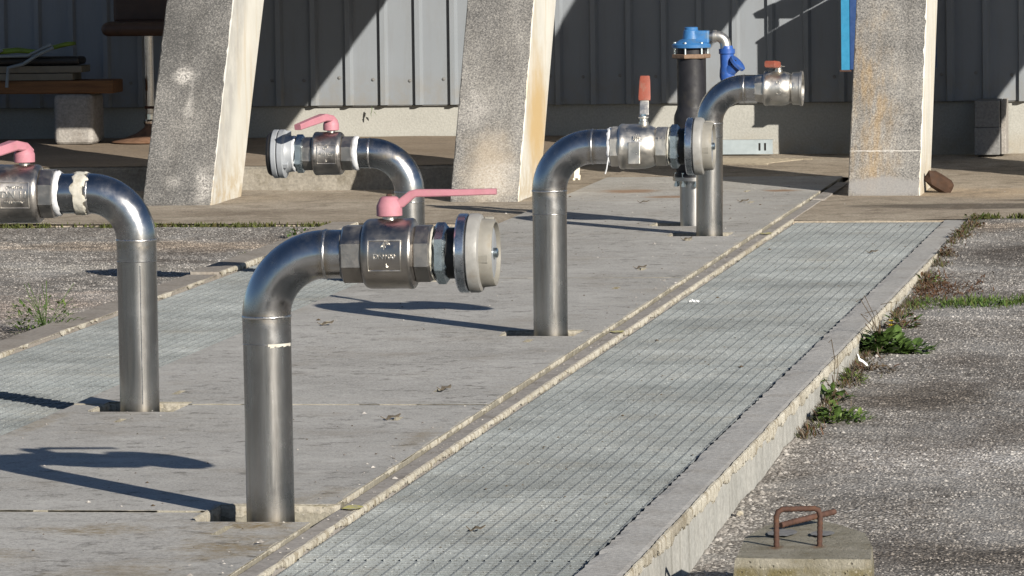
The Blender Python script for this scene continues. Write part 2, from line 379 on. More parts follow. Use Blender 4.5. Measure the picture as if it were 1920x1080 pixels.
M['tape'] = paint('white_thread_tape', (.50, .51, .53), .6, .1, 90, .002)
M['putty'] = paint('grey_putty', (.40, .385, .34), .8, .18, 50, .004, .2, (.25, .21, .13))
M['blue'] = paint('blue_enamel', (.018, .066, .25), .45, .2, 25, .001, .4, (.06, .085, .16))
M['blue_top'] = paint('dusty_blue_enamel', (.026, .112, .27), .55, .2, 25, .001, .35, (.09, .14, .19))
M['blue_post'] = paint('blue_post_paint', (.02, .165, .30), .45, .1, 25, .0006, .4)
M['blue_dark'] = paint('dark_blue_paint', (.012, .04, .13), .5, .1, 25, .0006, .4)
M['black'] = paint('black_coating', (.013, .013, .016), .55, .2, 20, .0006, .3, (.026, .024, .022))
M['rust'] = paint('rusty_iron', (.062, .034, .026), .85, .35, 70, .003, .2, (.09, .045, .026))
M['rust_light'] = paint('rusty_flange', (.17, .115, .08), .8, .3, 60, .002, .2, (.11, .06, .035))
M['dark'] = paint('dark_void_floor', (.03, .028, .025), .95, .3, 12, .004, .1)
M['green'] = paint('weed_leaf', (.055, .095, .022), .55, .4, 60, .001, .3)
M['green_lt'] = paint('grass_blade', (.085, .125, .028), .6, .4, 30, .001, .3)
M['moss'] = paint('moss', (.055, .065, .02), .9, .4, 30, .004, .1, (.10, .075, .035))
M['redleaf'] = paint('reddish_weed', (.085, .045, .026), .65, .4, 60, .001, .2, (.07, .06, .025))
M['dryleaf'] = paint('dry_leaf', (.10, .085, .065), .85, .4, 60, .001, .1)
M['twig'] = paint('dry_stem', (.075, .055, .035), .85, .3, 60, .001, .1)
M['yellow'] = paint('yellow_petals', (.62, .48, .02), .6, .15, 60)
M['paper'] = paint('white_litter', (.74, .75, .76), .45, .1, 40)
M['cream_pl'] = paint('cream_plastic', (.62, .58, .45), .5, .1, 40)
M['brownrock'] = paint('brown_stone', (.046, .026, .017), .85, .3, 25, .004, .2)
def mk_ballast():
    s = NT('mossy_cast_concrete')
    c = s.mix(s.ramp(s.noise(9, 5, .65), [(.35, 0.), (.65, 1.)]), (.17, .157, .120), (.265, .25, .208))
    z = s.sep()[2]
    c = s.mix(s.math('MULTIPLY', s.smooth(z, -.015, -.03), s.ramp(s.noise(14, 6, .7, s.scale(s.P, 1, 1, .35)), [(.36, 0.), (.56, .9)])), c, (.125, .105, .048))
    c = s.mix(s.ramp(s.noise(30, 6, .75), [(.54, 0.), (.66, .7)]), c, (.13, .105, .06))
    c = s.mix(s.ramp(s.noise(120, 4, .75), [(.58, 0.), (.68, .6)]), c, (.46, .43, .36))
    for (bx, by) in ((-1.156, 11.86), (-1.062, 11.88)):
        c = s.mix(s.math('MULTIPLY', s.blob(bx, by, .022, .06, 30, .6, .9), .75), c, (.13, .062, .028))
    pit = s.ramp(s.vor(60, 'Distance'), [(.10, 1.), (.22, 0.)])
    c = s.mix(s.math('MULTIPLY', pit, .55), c, (.08, .068, .045))
    return s.out(c, .92, 0, s.bump(s.math('SUBTRACT', s.noise(90, 6, .75), s.math('MULTIPLY', pit, .6)), .9, .008), .15)
M['ballast'] = mk_ballast()
M['blockc'] = mk_conc('rough_grey_block', (.23, .215, .20), (.30, .285, .265), (.17, .15, .13), bd=.006)
M['fibre'] = mk_conc('dark_fibre_cement', (.15, .15, .15), (.19, .19, .19), (.11, .11, .11), dsc=3)
M['wood'] = None
def mk_wood():
    s = NT('orange_timber')
    v = s.scale(s.P, 1.2, 14, 14)
    c = s.ramp(s.noise(4, 6, .65, v), [(.3, (.075, .032, .011)), (.7, (.17, .078, .027))])
    return s.out(c, .6, 0, s.bump(s.noise(6, 5, .6, v), .3, .002), .3)
M['wood'] = mk_wood()
M['board'] = paint('grey_board', (.15, .137, .11), .8, .15, 12, .002, .2)
M['limeplastic'] = paint('lime_green_plastic', (.10, .165, .014), .5, .3, 14, .001)
M['greyrod'] = paint('blue_grey_rod', (.16, .19, .21), .5, .15, 20)
M['leather'] = paint('brown_leatherette', (.035, .017, .012), .5, .3, 20, .002, .4)
M['stoolbase'] = paint('rusty_stool_base', (.17, .10, .065), .5, .3, 14, .001, .3, (.11, .055, .03))
M['galv'] = paint('galvanised_channel', (.26, .30, .32), .5, .12, 14, .0008, .4)
M['dirtygrate'] = paint('sandy_drain_grate', (.27, .235, .18), .85, .2, 30, .002, .2)
M['locker'] = paint('grey_steel_locker', (.20, .21, .22), .5, .1, 8)
def mk_yellow():
    s = NT('yellow_marking')
    c = s.mix(s.ramp(s.noise(90, 5, .75), [(.42, 0.), (.58, 1.)]), (.27, .25, .225), (.42, .39, .085))
    return s.out(c, .9)
M['yellowpaint'] = mk_yellow()

# ------------------------------------------------------------------ object helpers
def tag(o, label=None, cat=None, group=None, kind=None):
    if label: o['label'] = label
    if cat: o['category'] = cat
    if group: o['group'] = group
    if kind: o['kind'] = kind
    return o

def empty(name, loc=(0, 0, 0), rot=(0, 0, 0)):
    o = bpy.data.objects.new(name, None)
    o.location = loc
    o.rotation_euler = rot
    o.empty_display_size = .1
    col.objects.link(o)
    return o

class MB:
    def __init__(s):
        s.v = []; s.f = []; s.mi = []
    def add(s, V, Fc, mi=0):
        b = len(s.v); s.v += [tuple(p) for p in V]
        for f in Fc:
            s.f.append(tuple(b + i for i in f)); s.mi.append(mi)
        return s
    def box(s, x0, x1, y0, y1, z0, z1, mi=0, T=None):
        V = [Vector((x, y, z)) for z in (z0, z1) for y in (y0, y1) for x in (x0, x1)]
        if T is not None: V = [T @ p for p in V]
        return s.add(V, [(0, 2, 3, 1), (4, 5, 7, 6), (0, 1, 5, 4), (2, 6, 7, 3), (0, 4, 6, 2), (1, 3, 7, 5)], mi)
    def lathe(s, prof, n=40, axis='X', o=(0, 0, 0), rot=0., mi=0, jit=0.):
        """prof: (t, r) along the axis; closed when r = 0"""
        o = Vector(o); rings = []
        V = []; Fc = []
        for (t, r) in prof:
            if r <= 1e-6:
                V.append((t, 0, 0)); rings.append([len(V) - 1])
            else:
                k = len(V)
                for i in range(n):
                    a = 2 * PI * (i + rot) / n
                    rr = r + (random.uniform(-jit, jit) if jit else 0)
                    tt = t + (random.uniform(-jit, jit) if jit else 0)
                    V.append((tt, rr * math.cos(a), rr * math.sin(a)))
                rings.append(list(range(k, k + n)))
        for A, B in zip(rings, rings[1:]):
            if len(A) == 1 and len(B) == 1: continue
            for i in range(n):
                j = (i + 1) % n
                if len(A) == 1: Fc.append((A[0], B[j], B[i]))
                elif len(B) == 1: Fc.append((A[i], A[j], B[0]))
                else: Fc.append((A[i], A[j], B[j], B[i]))
        if axis == 'Z': V = [(y, z, t) for (t, y, z) in V]
        elif axis == 'Y': V = [(z, t, y) for (t, y, z) in V]
        V = [Vector(p) + o for p in V]
        return s.add(V, Fc, mi)
    def tube(s, pts, r, n=10, cap=True, mi=0):
        pts = [Vector(p) for p in pts]
        rs = r if isinstance(r, (list, tuple)) else [r] * len(pts)
        V = []; Fc = []
        up = Vector((0, 0, 1))
        prev = None
        for i, p in enumerate(pts):
            d = (pts[min(i + 1, len(pts) - 1)] - pts[max(i - 1, 0)]).normalized()
            if prev is None:
                a = d.cross(up)
                if a.length < .1: a = d.cross(Vector((0, 1, 0)))
                a.normalize()
            else:
                a = (prev - d * prev.dot(d)).normalized()
            prev = a
            b = d.cross(a)
            for k in range(n):
                t = 2 * PI * k / n
                V.append(p + (a * math.cos(t) + b * math.sin(t)) * rs[i])
        for i in range(len(pts) - 1):
            for k in range(n):
                j = (k + 1) % n
                Fc.append((i * n + k, i * n + j, (i + 1) * n + j, (i + 1) * n + k))
        if cap:
            Fc.append(tuple(range(n)))
            Fc.append(tuple(reversed(range((len(pts) - 1) * n, len(pts) * n))))
        return s.add(V, Fc, mi)
    def sweep_rect(s, pts, wds, ths, side, mi=0):
        """flat bar along pts; side = width direction"""
        side = Vector(side).normalized(); V = []; Fc = []
        pts = [Vector(p) for p in pts]
        for i, p in enumerate(pts):
            d = (pts[min(i + 1, len(pts) - 1)] - pts[max(i - 1, 0)]).normalized()
            nrm = side.cross(d).normalized()
            for (a, b) in ((-1, -.7), (-.8, -1), (.8, -1), (1, -.7), (1, .7), (.8, 1), (-.8, 1), (-1, .7)):
                V.append(p + side * a * wds[i] / 2 + nrm * b * ths[i] / 2)
        n = 8
        for i in range(len(pts) - 1):
            for k in range(n):
                j = (k + 1) % n
                Fc.append((i * n + k, i * n + j, (i + 1) * n + j, (i + 1) * n + k))
        Fc.append(tuple(range(n))); Fc.append(tuple(reversed(range((len(pts) - 1) * n, len(pts) * n))))
        return s.add(V, Fc, mi)
    def build(s, name, mats, parent=None, smooth=None):
        me = bpy.data.meshes.new(name)
        me.from_pydata([tuple(p) for p in s.v], [], s.f)
        for m in (mats if isinstance(mats, (list, tuple)) else [mats]): me.materials.append(m)
        if any(s.mi): me.polygons.foreach_set('material_index', s.mi)
        bmfix(me)
        if smooth is not None:
            me.polygons.foreach_set('use_smooth', [True] * len(me.polygons))
            me.set_sharp_from_angle(angle=math.radians(smooth))
        o = bpy.data.objects.new(name, me)
        col.objects.link(o)
        if parent is not None: o.parent = parent
        return o

import bmesh
def bmfix(me):
    bm = bmesh.new(); bm.from_mesh(me)
    bmesh.ops.recalc_face_normals(bm, faces=bm.faces)
    bm.to_mesh(me); bm.free(); me.update()

def bevel(o, wd=.004, seg=2):
    m = o.modifiers.new('bevel', 'BEVEL'); m.width = wd; m.segments = seg; m.limit_method = 'ANGLE'; m.angle_limit = math.radians(35)
    return o

def fbm(x, y, z=0., o=4):
    return mnoise.fractal(Vector((x, y, z)), 1.0, 2.0, o)

# ------------------------------------------------------------------ ground
CL = (5.0, 9.96, 12.51, 15.15, 17.63, 20.19, 22.73, 25.27, 27.4)          # slab joints along the trench
SX0, SX1 = -3.53, -2.30                                             # slab
GX0, GX1 = -2.235, -1.565                                           # right grating
LX0, LX1 = -4.20, -3.58                                             # left grating
ZS, ZST, ZG, ZB = 0., -.010, -.026, -.017
_gy = [0, 11, 12.5, 14, 15.5, 17.4, 19, 20.4, 22.0, 23.2, 23.9, 26]
_gz = [-.19, -.18, -.168, -.140, -.122, -.092, -.072, -.054, -.022, -.012, -.012, -.03]
def zground(x, y):
    if x < -2.6 and y > 23.3: return -.055 + .03 * min(1, (y - 23.3) / .45) + .004 * fbm(x * 6, y * 6)
    if x > -2.6:
        z = float(np.interp(y, _gy, _gz))
        k = 1.0 if 10 < y < 24.5 else 0.3
        return z + k * .008 * fbm(x * 1.5, y * 1.5) + k * .004 * fbm(x * 6, y * 6)
    z = -.055 + .008 * fbm(x * 1.3, y * 1.3) + .003 * fbm(x * 6, y * 6)
    return z

def build_ground():
    xs = [-400, -120, -40, -15, -9] + list(np.arange(-7.0, -4.39, .12)) + [-4.33, -4.325, -1.46, -1.455] + list(np.arange(-1.44, .6, .06)) + [1.2, 3, 8, 20, 60, 150, 400]
    ys = [-400, -120, -40, -15, -4, 0, 3, 4.6, 4.9, 5, 8, 10] + list(np.arange(10.5, 24.0, .09)) + [24.0, 24.3, 24.35, 26, 31, 40, 80, 200, 500]
    V = []; Fc = []
    for y in ys:
        for x in xs:
            if -4.33 < x < -1.455 and 4.9 <= y <= 24.3: z = -.45
            elif abs(x) > 8 or y < 4.6 or y > 24.2: z = -.17 if y < 24 else -.06
            else: z = zground(x, y)
            V.append((x, y, z))
    nx = len(xs)
    for j in range(len(ys) - 1):
        for i in range(nx - 1):
            Fc.append((j * nx + i, j * nx + i + 1, (j + 1) * nx + i + 1, (j + 1) * nx + i))
    o = MB().add(V, Fc).build('ground', M['ground'], smooth=60)
    tag(o, 'worn grey gravelly asphalt ground on both sides of the trench', kind='structure')
build_ground()

def pebbles():
    base = np.array([(1, 0, 0), (.3, .95, .05), (-.9, .35, 0), (-.4, -.9, .05), (.6, -.7, 0), (.05, .05, 1)], float)
    tri = np.array([(0, 1, 5), (1, 2, 5), (2, 3, 5), (3, 4, 5), (4, 0, 5)])
    P = []
    def visible_left(x, y): return x > -4.28 - (y - 16.9) * .245
    n = 0
    while n < 62000:
        y = 11.0 + 12.85 * rng.random() ** 1.25
        x = -1.45 + 1.0 * rng.random()
        P.append((x, y)); n += 1
    n = 0
    while n < 34000:
        y = 16.8 + 6.95 * rng.random(); x = -6.1 + 1.77 * rng.random()
        if not visible_left(x, y): continue
        P.append((x, y)); n += 1
    n0 = len(P)
    for k in range(2600):
        y = 12.2 + 11.4 * rng.random(); P.append((-1.446 + abs(rng.normal(0, .035)), y))
    P = np.array(P); N = len(P)
    Z = np.array([zground(x, y) for x, y in P])
    size = .0022 + .0030 * rng.random(N) ** 1.6 + .003 * (rng.random(N) > .97)
    size[n0:] = .003 + .008 * rng.random(N - n0) ** 2.2
    rot = rng.random(N) * 2 * PI
    B = base[None] * (1 + .35 * (rng.random((N, 6, 3)) - .5))
    c, s_ = np.cos(rot)[:, None], np.sin(rot)[:, None]
    X = (B[:, :, 0] * c - B[:, :, 1] * s_) * size[:, None] + P[:, 0:1]
    Y = (B[:, :, 0] * s_ + B[:, :, 1] * c) * size[:, None] + P[:, 1:2]
    ZZ = B[:, :, 2] * size[:, None] * (.5 + .5 * rng.random((N, 1))) + Z[:, None] - .0008
    V = np.stack([X, Y, ZZ], -1).reshape(-1, 3)
    Fi = (tri[None] + (np.arange(N) * 6)[:, None, None]).reshape(-1, 3)
    me = bpy.data.meshes.new('gravel')
    me.vertices.add(len(V)); me.vertices.foreach_set('co', V.ravel())
    me.loops.add(Fi.size); me.loops.foreach_set('vertex_index', Fi.ravel())
    me.polygons.add(len(Fi)); me.polygons.foreach_set('loop_start', np.arange(0, Fi.size, 3)); me.polygons.foreach_set('loop_total', np.full(len(Fi), 3))
    me.materials.append(M['stone']); me.update(calc_edges=True)
    o = bpy.data.objects.new('gravel', me); col.objects.link(o)
    tag(o, 'loose and embedded gravel stones in the worn ground beside the trench', kind='stuff')
pebbles()

# ------------------------------------------------------------------ concrete pieces with chipped edges
def cells(mb, x0, x1, y0, y1, z0, z1, holes, mi=0, ms=0):
    """slab with rectangular cut-outs"""
    bx = sorted({x0, x1, *[h[0] for h in holes], *[h[1] for h in holes]})
    by = sorted({y0, y1, *[h[2] for h in holes], *[h[3] for h in holes]})
    bx = [b for b in bx if x0 - 1e-9 <= b <= x1 + 1e-9]; by = [b for b in by if y0 - 1e-9 <= b <= y1 + 1e-9]
    def solid(i, j):
        if i < 0 or j < 0 or i >= len(bx) - 1 or j >= len(by) - 1: return False
        cx, cy = (bx[i] + bx[i + 1]) / 2, (by[j] + by[j + 1]) / 2
        return not any(h[0] < cx < h[1] and h[2] < cy < h[3] for h in holes)
    for i in range(len(bx) - 1):
        for j in range(len(by) - 1):
            if not solid(i, j): continue
            a, b, c, d = bx[i], bx[i + 1], by[j], by[j + 1]
            mb.add([(a, c, z1), (b, c, z1), (b, d, z1), (a, d, z1)], [(0, 1, 2, 3)], mi)
            mb.add([(a, c, z0), (a, d, z0), (b, d, z0), (b, c, z0)], [(0, 1, 2, 3)], mi)
            if not solid(i - 1, j): mb.add([(a, d, z1), (a, d, z0), (a, c, z0), (a, c, z1)], [(0, 1, 2, 3)], ms)
            if not solid(i + 1, j): mb.add([(b, c, z1), (b, c, z0), (b, d, z0), (b, d, z1)], [(0, 1, 2, 3)], ms)
            if not solid(i, j - 1): mb.add([(a, c, z1), (a, c, z0), (b, c, z0), (b, c, z1)], [(0, 1, 2, 3)], ms)
            if not solid(i, j + 1): mb.add([(b, d, z1), (b, d, z0), (a, d, z0), (a, d, z1)], [(0, 1, 2, 3)], ms)

def ragged(mb, A, B, out, ztop, depth, w0=.006, jx=.003, jz=.002, step=.009, mi=0, chip=.5, seed=0., gap=None):
    """broken arris along A->B: a thin lumpy lip whose lower rim hangs unevenly over the face looking towards `out`"""
    A = Vector((*A, 0)); B = Vector((*B, 0)); out = Vector((*out, 0)).normalized()
    L = (B - A).length; n = max(2, int(L / step)); V = []; Fc = []
    for i in range(n + 1):
        p = A + (B - A) * (i / n)
        t = L * i / n
        c1 = fbm(t * 4 + seed, seed * 3.1, 0, 3); c2 = fbm(t * 22 + seed, 7 + seed, 0, 3); c3 = random.uniform(-1, 1)
        on = 1.0
        if gap is not None: on = max(0., min(1., (fbm(t * 3.1 + seed * 2, 3.3, 0, 4) + gap) * 5))
        ch = max(0., .5 + chip * c1 + .35 * c2)
        inw = w0 * (.35 + .9 * ch) * on
        low = depth * (.45 + .75 * ch + .18 * c3) * (.25 + .75 * on)
        e = (jx * (.6 * c2 + .45 * c3) + jx * .5) * on
        dz = jz * (.5 * c2 + .4 * c3)
        V.append(p - out * (inw + .002) + Vector((0, 0, ztop + .0007 - .003 * (1 - on))))
        V.append(p - out * inw * .4 + Vector((0, 0, ztop - .0012 + min(0, dz) * .5 - .003 * (1 - on))))
        V.append(p + out * e + Vector((0, 0, ztop - low * .22 - abs(dz))))
        V.append(p + out * (e * .8 + random.uniform(0, .35) * jx * on) + Vector((0, 0, ztop - low * .6)))
        V.append(p + out * (.0012 * on - .0006) + Vector((0, 0, ztop - low * .95)))
        V.append(p - out * .004 + Vector((0, 0, ztop - low * 1.02)))
    for i in range(n):
        for k in range(5):
            a = i * 6 + k
            Fc.append((a, a + 6, a + 7, a + 1))
    mb.add(V, Fc, mi)

# walkway of removable cover slabs
walk = tag(empty('walkway'), 'concrete walkway of cover slabs between two gratings', kind='structure')
NOTCH = [(-2.585, SX1 + .01, 12.325, 12.64), (-3.44, -3.19, 14.94, 15.22), (-2.63, -2.375, 17.51, 17.76), (-2.66, -2.40, 22.62, 22.86), (-2.82, -2.58, 23.33, 23.56), (-3.47, -3.24, 20.02, 20.26)]
SLOT = [(-2.493, -2.473, 12.06, 12.24), (-2.53, -2.505, 15.53, 15.64), (-3.305, -3.283, 15.45, 15.57), (-2.517, -2.495, 14.70, 14.80), (-3.30, -3.28, 14.64, 14.74), (-3.33, -3.305, 18.03, 18.16), (-2.515, -2.49, 17.27, 17.38),
        (-2.54, -2.515, 20.58, 20.72), (-2.52, -2.495, 19.62, 19.73), (-2.56, -2.53, 22.33, 22.46), (-3.42, -3.39, 22.2, 22.33), (-2.565, -2.54, 25.04, 25.19), (-2.68, -2.655, 25.98, 26.14), (-3.3, -3.28, 12.9, 13.02), (-2.52, -2.5, 12.95, 13.06)]
DZ = [0, -.004, 0, .002, 0, .001, 0, -.001]
for i in range(len(CL) - 1):
    y0, y1 = CL[i] + .004, CL[i + 1] - .004
    zt = ZS + DZ[i]
    holes = [h for h in NOTCH + SLOT if h[3] > y0 and h[2] < y1]
    hh = [(max(h[0], SX0), min(h[1], SX1), max(h[2], y0), min(h[3], y1)) for h in holes]
    mb = MB(); cells(mb, SX0, SX1 - .006, y0, y1, zt - .09, zt, hh, 0, 1)
    sb = mb.build('slab', [M['slab'], M['slab_side']], walk)
    eb = MB()
    # right arris, interrupted by the notch
    segs = [(y0, y1)]
    for h in hh:
        if h[1] >= SX1 - .001:
            segs = [q for (a, b) in segs for q in ((a, min(b, h[2])), (max(a, h[3]), b)) if q[1] - q[0] > .03]
    for (a, b) in segs: ragged(eb, (SX1 - .005, a), (SX1 - .005, b), (1, 0), zt, .016, .005, .0022, .002, .008, 0, .9, i * 3.3 + a, .18)
    ragged(eb, (SX0, y0), (SX0, y1), (-1, 0), zt, .014, .005, .003, .002, .02, 0, .5, i * 2.1, .1)
    eb.build('chipped_edge', M['cream'], sb)
    fb = MB()
    ns = [(h[0], h[1]) for h in hh if h[2] <= y0 + .001]
    xs_ = [(SX0, SX1)]
    for (a, b) in ns: xs_ = [q for (c, d) in xs_ for q in ((c, min(d, a)), (max(c, b), d)) if q[1] - q[0] > .02]
    for (a, b) in xs_: ragged(fb, (a, y0), (b, y0), (0, -1), zt, .010, .012, .002, .002, .012, 0, .9, i * 5.7 + a, .02)
    fb.build('front_edge', M['pale_end'], sb)
    for h in [h for h in SLOT if y0 < h[2] and h[3] < y1]:                # dark bar painting the shade inside the lifting slot
        MB().box(h[0] + .001, h[1] - .001, h[2] + .002, h[3] - .002, zt - .03, zt - .012).build('lifting_slot_shade', M['dark'], sb)
# pale broken ends of the notches, facing the sun
pe = MB()
for h in NOTCH:
    if h[0] > -3.4 or True:
        ragged(pe, (h[0], h[2] + .02), (h[0], h[3]), (1, 0), ZS + .001, .035, .007, .003, .002, .010, 0, .8, h[0] * 7)
        ragged(pe, (h[0], h[3]), (h[1] - (.0 if h[1] > SX1 else 0), h[3]), (0, -1), ZS + .001, .03, .007, .003, .002, .010, 0, .8, h[0] * 5)
pe.build('notch_edge', M['pale_end'], walk)
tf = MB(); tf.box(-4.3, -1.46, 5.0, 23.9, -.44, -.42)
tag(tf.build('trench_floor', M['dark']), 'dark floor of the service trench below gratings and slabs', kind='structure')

# strip between slabs and right grating
st = MB()
SA = SX1 + .008
st.box(SA, GX0 - .012, 5, 25.45, -.40, ZST)
stripo = tag(st.build('trench_kerb', M['strip']), 'narrow concrete strip between the slabs and the right grating', kind='structure')
eb = MB(); ragged(eb, (GX0 - .008, 9), (GX0 - .008, 23.98), (1, 0), ZST, .020, .006, .0026, .002, .008, 0, .9, 2.2)
eb.build('chipped_edge', M['cream'], stripo)
yb = MB()
for (y0, y1) in ((12.60, 12.70), (17.74, 17.84), (22.85, 22.98)):
    V = []; k = 12
    for a in range(k):
        t = 2 * PI * a / k
        V.append((SA + .03 + .026 * math.cos(t) * random.uniform(.8, 1.1), (y0 + y1) / 2 + (y1 - y0) / 2 * math.sin(t) * random.uniform(.7, 1.1), ZST + .004))
    yb.add(V, [tuple(range(k))])
yb.build('paint_mark', M['yellowpaint'], stripo)

# right beam with vertical outer face
BX0, BX1 = GX1 + .006, -1.447
bm_ = MB()
ys = np.arange(5, 24.05, .035)
V = []; Fc = []
for i, y in enumerate(ys):
    j = .0045 * fbm(y * 14, 3) + random.uniform(-.0025, .0025)
    o_ = .004 * fbm(y * 3, 9)
    V += [(BX0 + j, y, -.30), (BX0 + j, y, ZB + random.uniform(-.003, .001)), (BX0 + .02, y, ZB), (BX1 - .022, y, ZB), (BX1 - .01 + o_, y, ZB - .002), (BX1 - .004 + o_, y, ZB - .03), (BX1, y, -.36)]
for i in range(len(ys) - 1):
    for k in range(6):
        a = i * 7 + k
        Fc.append((a, a + 7, a + 8, a + 1))
bm_.add(V, Fc)
bm_.mi = [1 if (i % 6) == 5 else 0 for i in range(len(Fc))]
beam = tag(bm_.build('trench_wall', [M['beam_top'], M['beam_side']]), 'long concrete wall edging the right grating, taller towards the camera', kind='structure')
eb = MB(); ragged(eb, (BX1 + .001, 9), (BX1 + .001, 24.0), (1, 0), ZB + .0005, .032, .006, .0012, .0010, .010, 0, .75, 5.5, 1.2)
eb.build('chipped_edge', M['cream'], beam)

# left kerb
kb = MB(); kb.box(-4.335, LX0 - .016, 5, 20.62, -.40, -.014); kb.box(-4.325, LX0 - .010, 20.63, 23.80, -.40, -.004)
kerb = tag(kb.build('trench_kerb', M['kerb']), 'low concrete kerb between left grating and gravel', kind='structure')
eb = MB(); ragged(eb, (LX0 - .012, 13), (LX0 - .012, 20.60), (1, 0), -.014, .018, .006, .0025, .002, .010, 0, .9, 8.5, .25)
ragged(eb, (LX0 - .006, 20.64), (LX0 - .006, 23.78), (1, 0), -.004, .022, .006, .0025, .002, .010, 0, .9, 6.5, .25)
eb.build('chipped_edge', M['cream'], kerb)
# ledge carrying the left grating beside the slab, brown with silt
ld = MB(); ld.box(LX1 + .004, SX0 - .012, 5, 23.8, -.40, ZG - .004)
tag(ld.build('trench_ledge', M['apron']), 'silt covered concrete ledge between left grating and slabs', kind='structure')

# ------------------------------------------------------------------ gratings
def grating(x0, x1, yend, label):
    root = tag(empty('trench_grating', (x0, yend, ZG)), label, 'grating')
    W = x1 - x0; PL = 1.21; pitch = .0395; t = .0068; dp = .032
    meshes = []
    for var in range(3):
        mb = MB()
        n = int(round(PL / pitch)); nx = int(round(W / pitch))
        for j in range(n):
            y = -PL + .02 + j * (PL - .03) / (n - 1)
            dz = random.uniform(-.0007, .0007)
            # bar top slightly crowned
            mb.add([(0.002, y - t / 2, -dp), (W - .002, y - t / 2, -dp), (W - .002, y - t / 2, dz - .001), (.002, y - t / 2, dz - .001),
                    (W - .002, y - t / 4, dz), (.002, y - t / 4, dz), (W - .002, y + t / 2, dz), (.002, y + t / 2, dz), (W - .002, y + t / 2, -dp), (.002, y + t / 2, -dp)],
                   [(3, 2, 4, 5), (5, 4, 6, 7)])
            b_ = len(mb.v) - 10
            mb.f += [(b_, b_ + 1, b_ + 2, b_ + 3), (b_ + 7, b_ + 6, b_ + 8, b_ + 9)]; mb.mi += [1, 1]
        for i in range(nx + 1):
            x = .006 + i * (W - .012) / nx
            mb.box(x - t * .34, x + t * .34, -PL + .004, -.004, -dp, .0005)
        meshes.append(mb)
    objs = [m.build('grating_panel', [M['grp'], M['grp_side_shaded']], root) for m in meshes]
    y = 0; k = 0
    while yend + y > 9:
        if k < 3: o = objs[k]
        else:
            o = objs[k % 3].copy(); col.objects.link(o); o.parent = root
        o.location = (random.uniform(-.003, .003), y, random.uniform(-.0015, .0015)); y -= PL + .004; k += 1
    return root
grating(GX0, GX1, 23.93, 'grey fibreglass mesh grating covering the right hand trench')
grating(LX0, LX1, 23.78, 'grey fibreglass mesh grating covering the left hand trench')

# ------------------------------------------------------------------ apron, porch
ap = MB()
def sheet(mb, x0, x1, y0, y1, fz, nx, ny):
    V = [(x0 + (x1 - x0) * i / nx, y0 + (y1 - y0) * j / ny, 0) for j in range(ny + 1) for i in range(nx + 1)]
    V = [(x, y, fz(x, y)) for x, y, _ in V]
    mb.add(V, [(j * (nx + 1) + i, j * (nx + 1) + i + 1, (j + 1) * (nx + 1) + i + 1, (j + 1) * (nx + 1) + i) for j in range(ny) for i in range(nx)])
def zap(x, y): return -.010 + .006 * fbm(x * 1.7, y * 1.7) - .004
sheet(ap, GX0 - .012, 8, 23.95, 29.9, zap, 90, 60)
sheet(ap, -14, SX0 - .004, 23.81, 29.9, zap, 90, 60)
ap.box(GX0 - .01, 8, 23.95, 23.96, -.3, -.018); ap.box(-14, SX0 - .006, 23.81, 23.82, -.3, -.018)
sheet(ap, SX0 - .003, GX0 - .013, 27.3, 29.9, lambda x, y: -.004 + .003 * fbm(x * 2, y * 2), 20, 30)
apron = tag(ap.build('pavement', M['apron'], smooth=40), 'stained tan concrete pavement in front of the building', kind='structure')
# expansion joint and strip that runs to the building
js = MB(); js.box(SA, GX0 + .0, 25.46, 26.9, -.1, -.006); js.build('paving_strip', M['strip'], apron)
mo = MB()
for k in range(2600):
    if k < 2000: x = -6.4 + 2.1 * random.random(); y = 23.80 + random.gauss(0, .022)
    else: x = -1.44 + .65 * random.random(); y = 23.93 + random.gauss(0, .02)
    if fbm(x * 3, 4) < -.15 and random.random() < .8: continue
    z = zground(x, y) if k >= 2000 else -.03
    h = random.uniform(.005, .026); a = random.random() * 2 * PI; wd = random.uniform(.003, .007)
    d = Vector((math.cos(a), math.sin(a), 0)); l = Vector((random.gauss(0, .4), random.gauss(0, .4), 1)).normalized() * h
    p = Vector((x, y, z))
    mo.add([p - d * wd, p + d * wd, p + l + d * wd * .5, p + l * 1.3, p + l - d * wd * .5], [(0, 1, 2, 3, 4)])
tag(mo.build('moss', M['moss']), 'thin line of moss and grass along the pavement edge', kind='stuff')

pp = MB()
def zporch(x, y): return .108 + .004 * fbm(x * 1.5, y * 1.5)
sheet(pp, -14, -3.87, 26.62, 29.78, zporch, 80, 30)
n = 400; V = []
for i in range(n + 1):
    x = -14 + (14 - 3.87) * i / n
    ch = .012 * max(0, fbm(x * 5, 2)) + .004 * random.random()
    V += [(x, 26.63, zporch(x, 26.62) - .0005), (x, 26.60 + .006 * fbm(x * 9, 1), .097 - ch), (x, 26.595 + .006 * fbm(x * 9, 5), .05), (x, 26.58, -.05)]
Fc = []
for i in range(n):
    for k in range(3):
        a = i * 4 + k; Fc.append((a, a + 4, a + 5, a + 1))
pp.add(V, Fc)
pp.box(-3.88, -3.87, 26.62, 29.78, -.05, .10)
M['porch_face'] = mk_conc('stained_shaded_step_face', (.19, .175, .15), (.26, .24, .205), (.10, .085, .06), dsc=5, damt=.75)  # stained step face, base colour also darkened to deepen its shade
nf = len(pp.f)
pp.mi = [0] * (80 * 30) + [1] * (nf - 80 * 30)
tag(pp.build('porch_floor', [M['porch'], M['porch_face']]), 'raised brown concrete porch step along the left of the building', kind='structure')

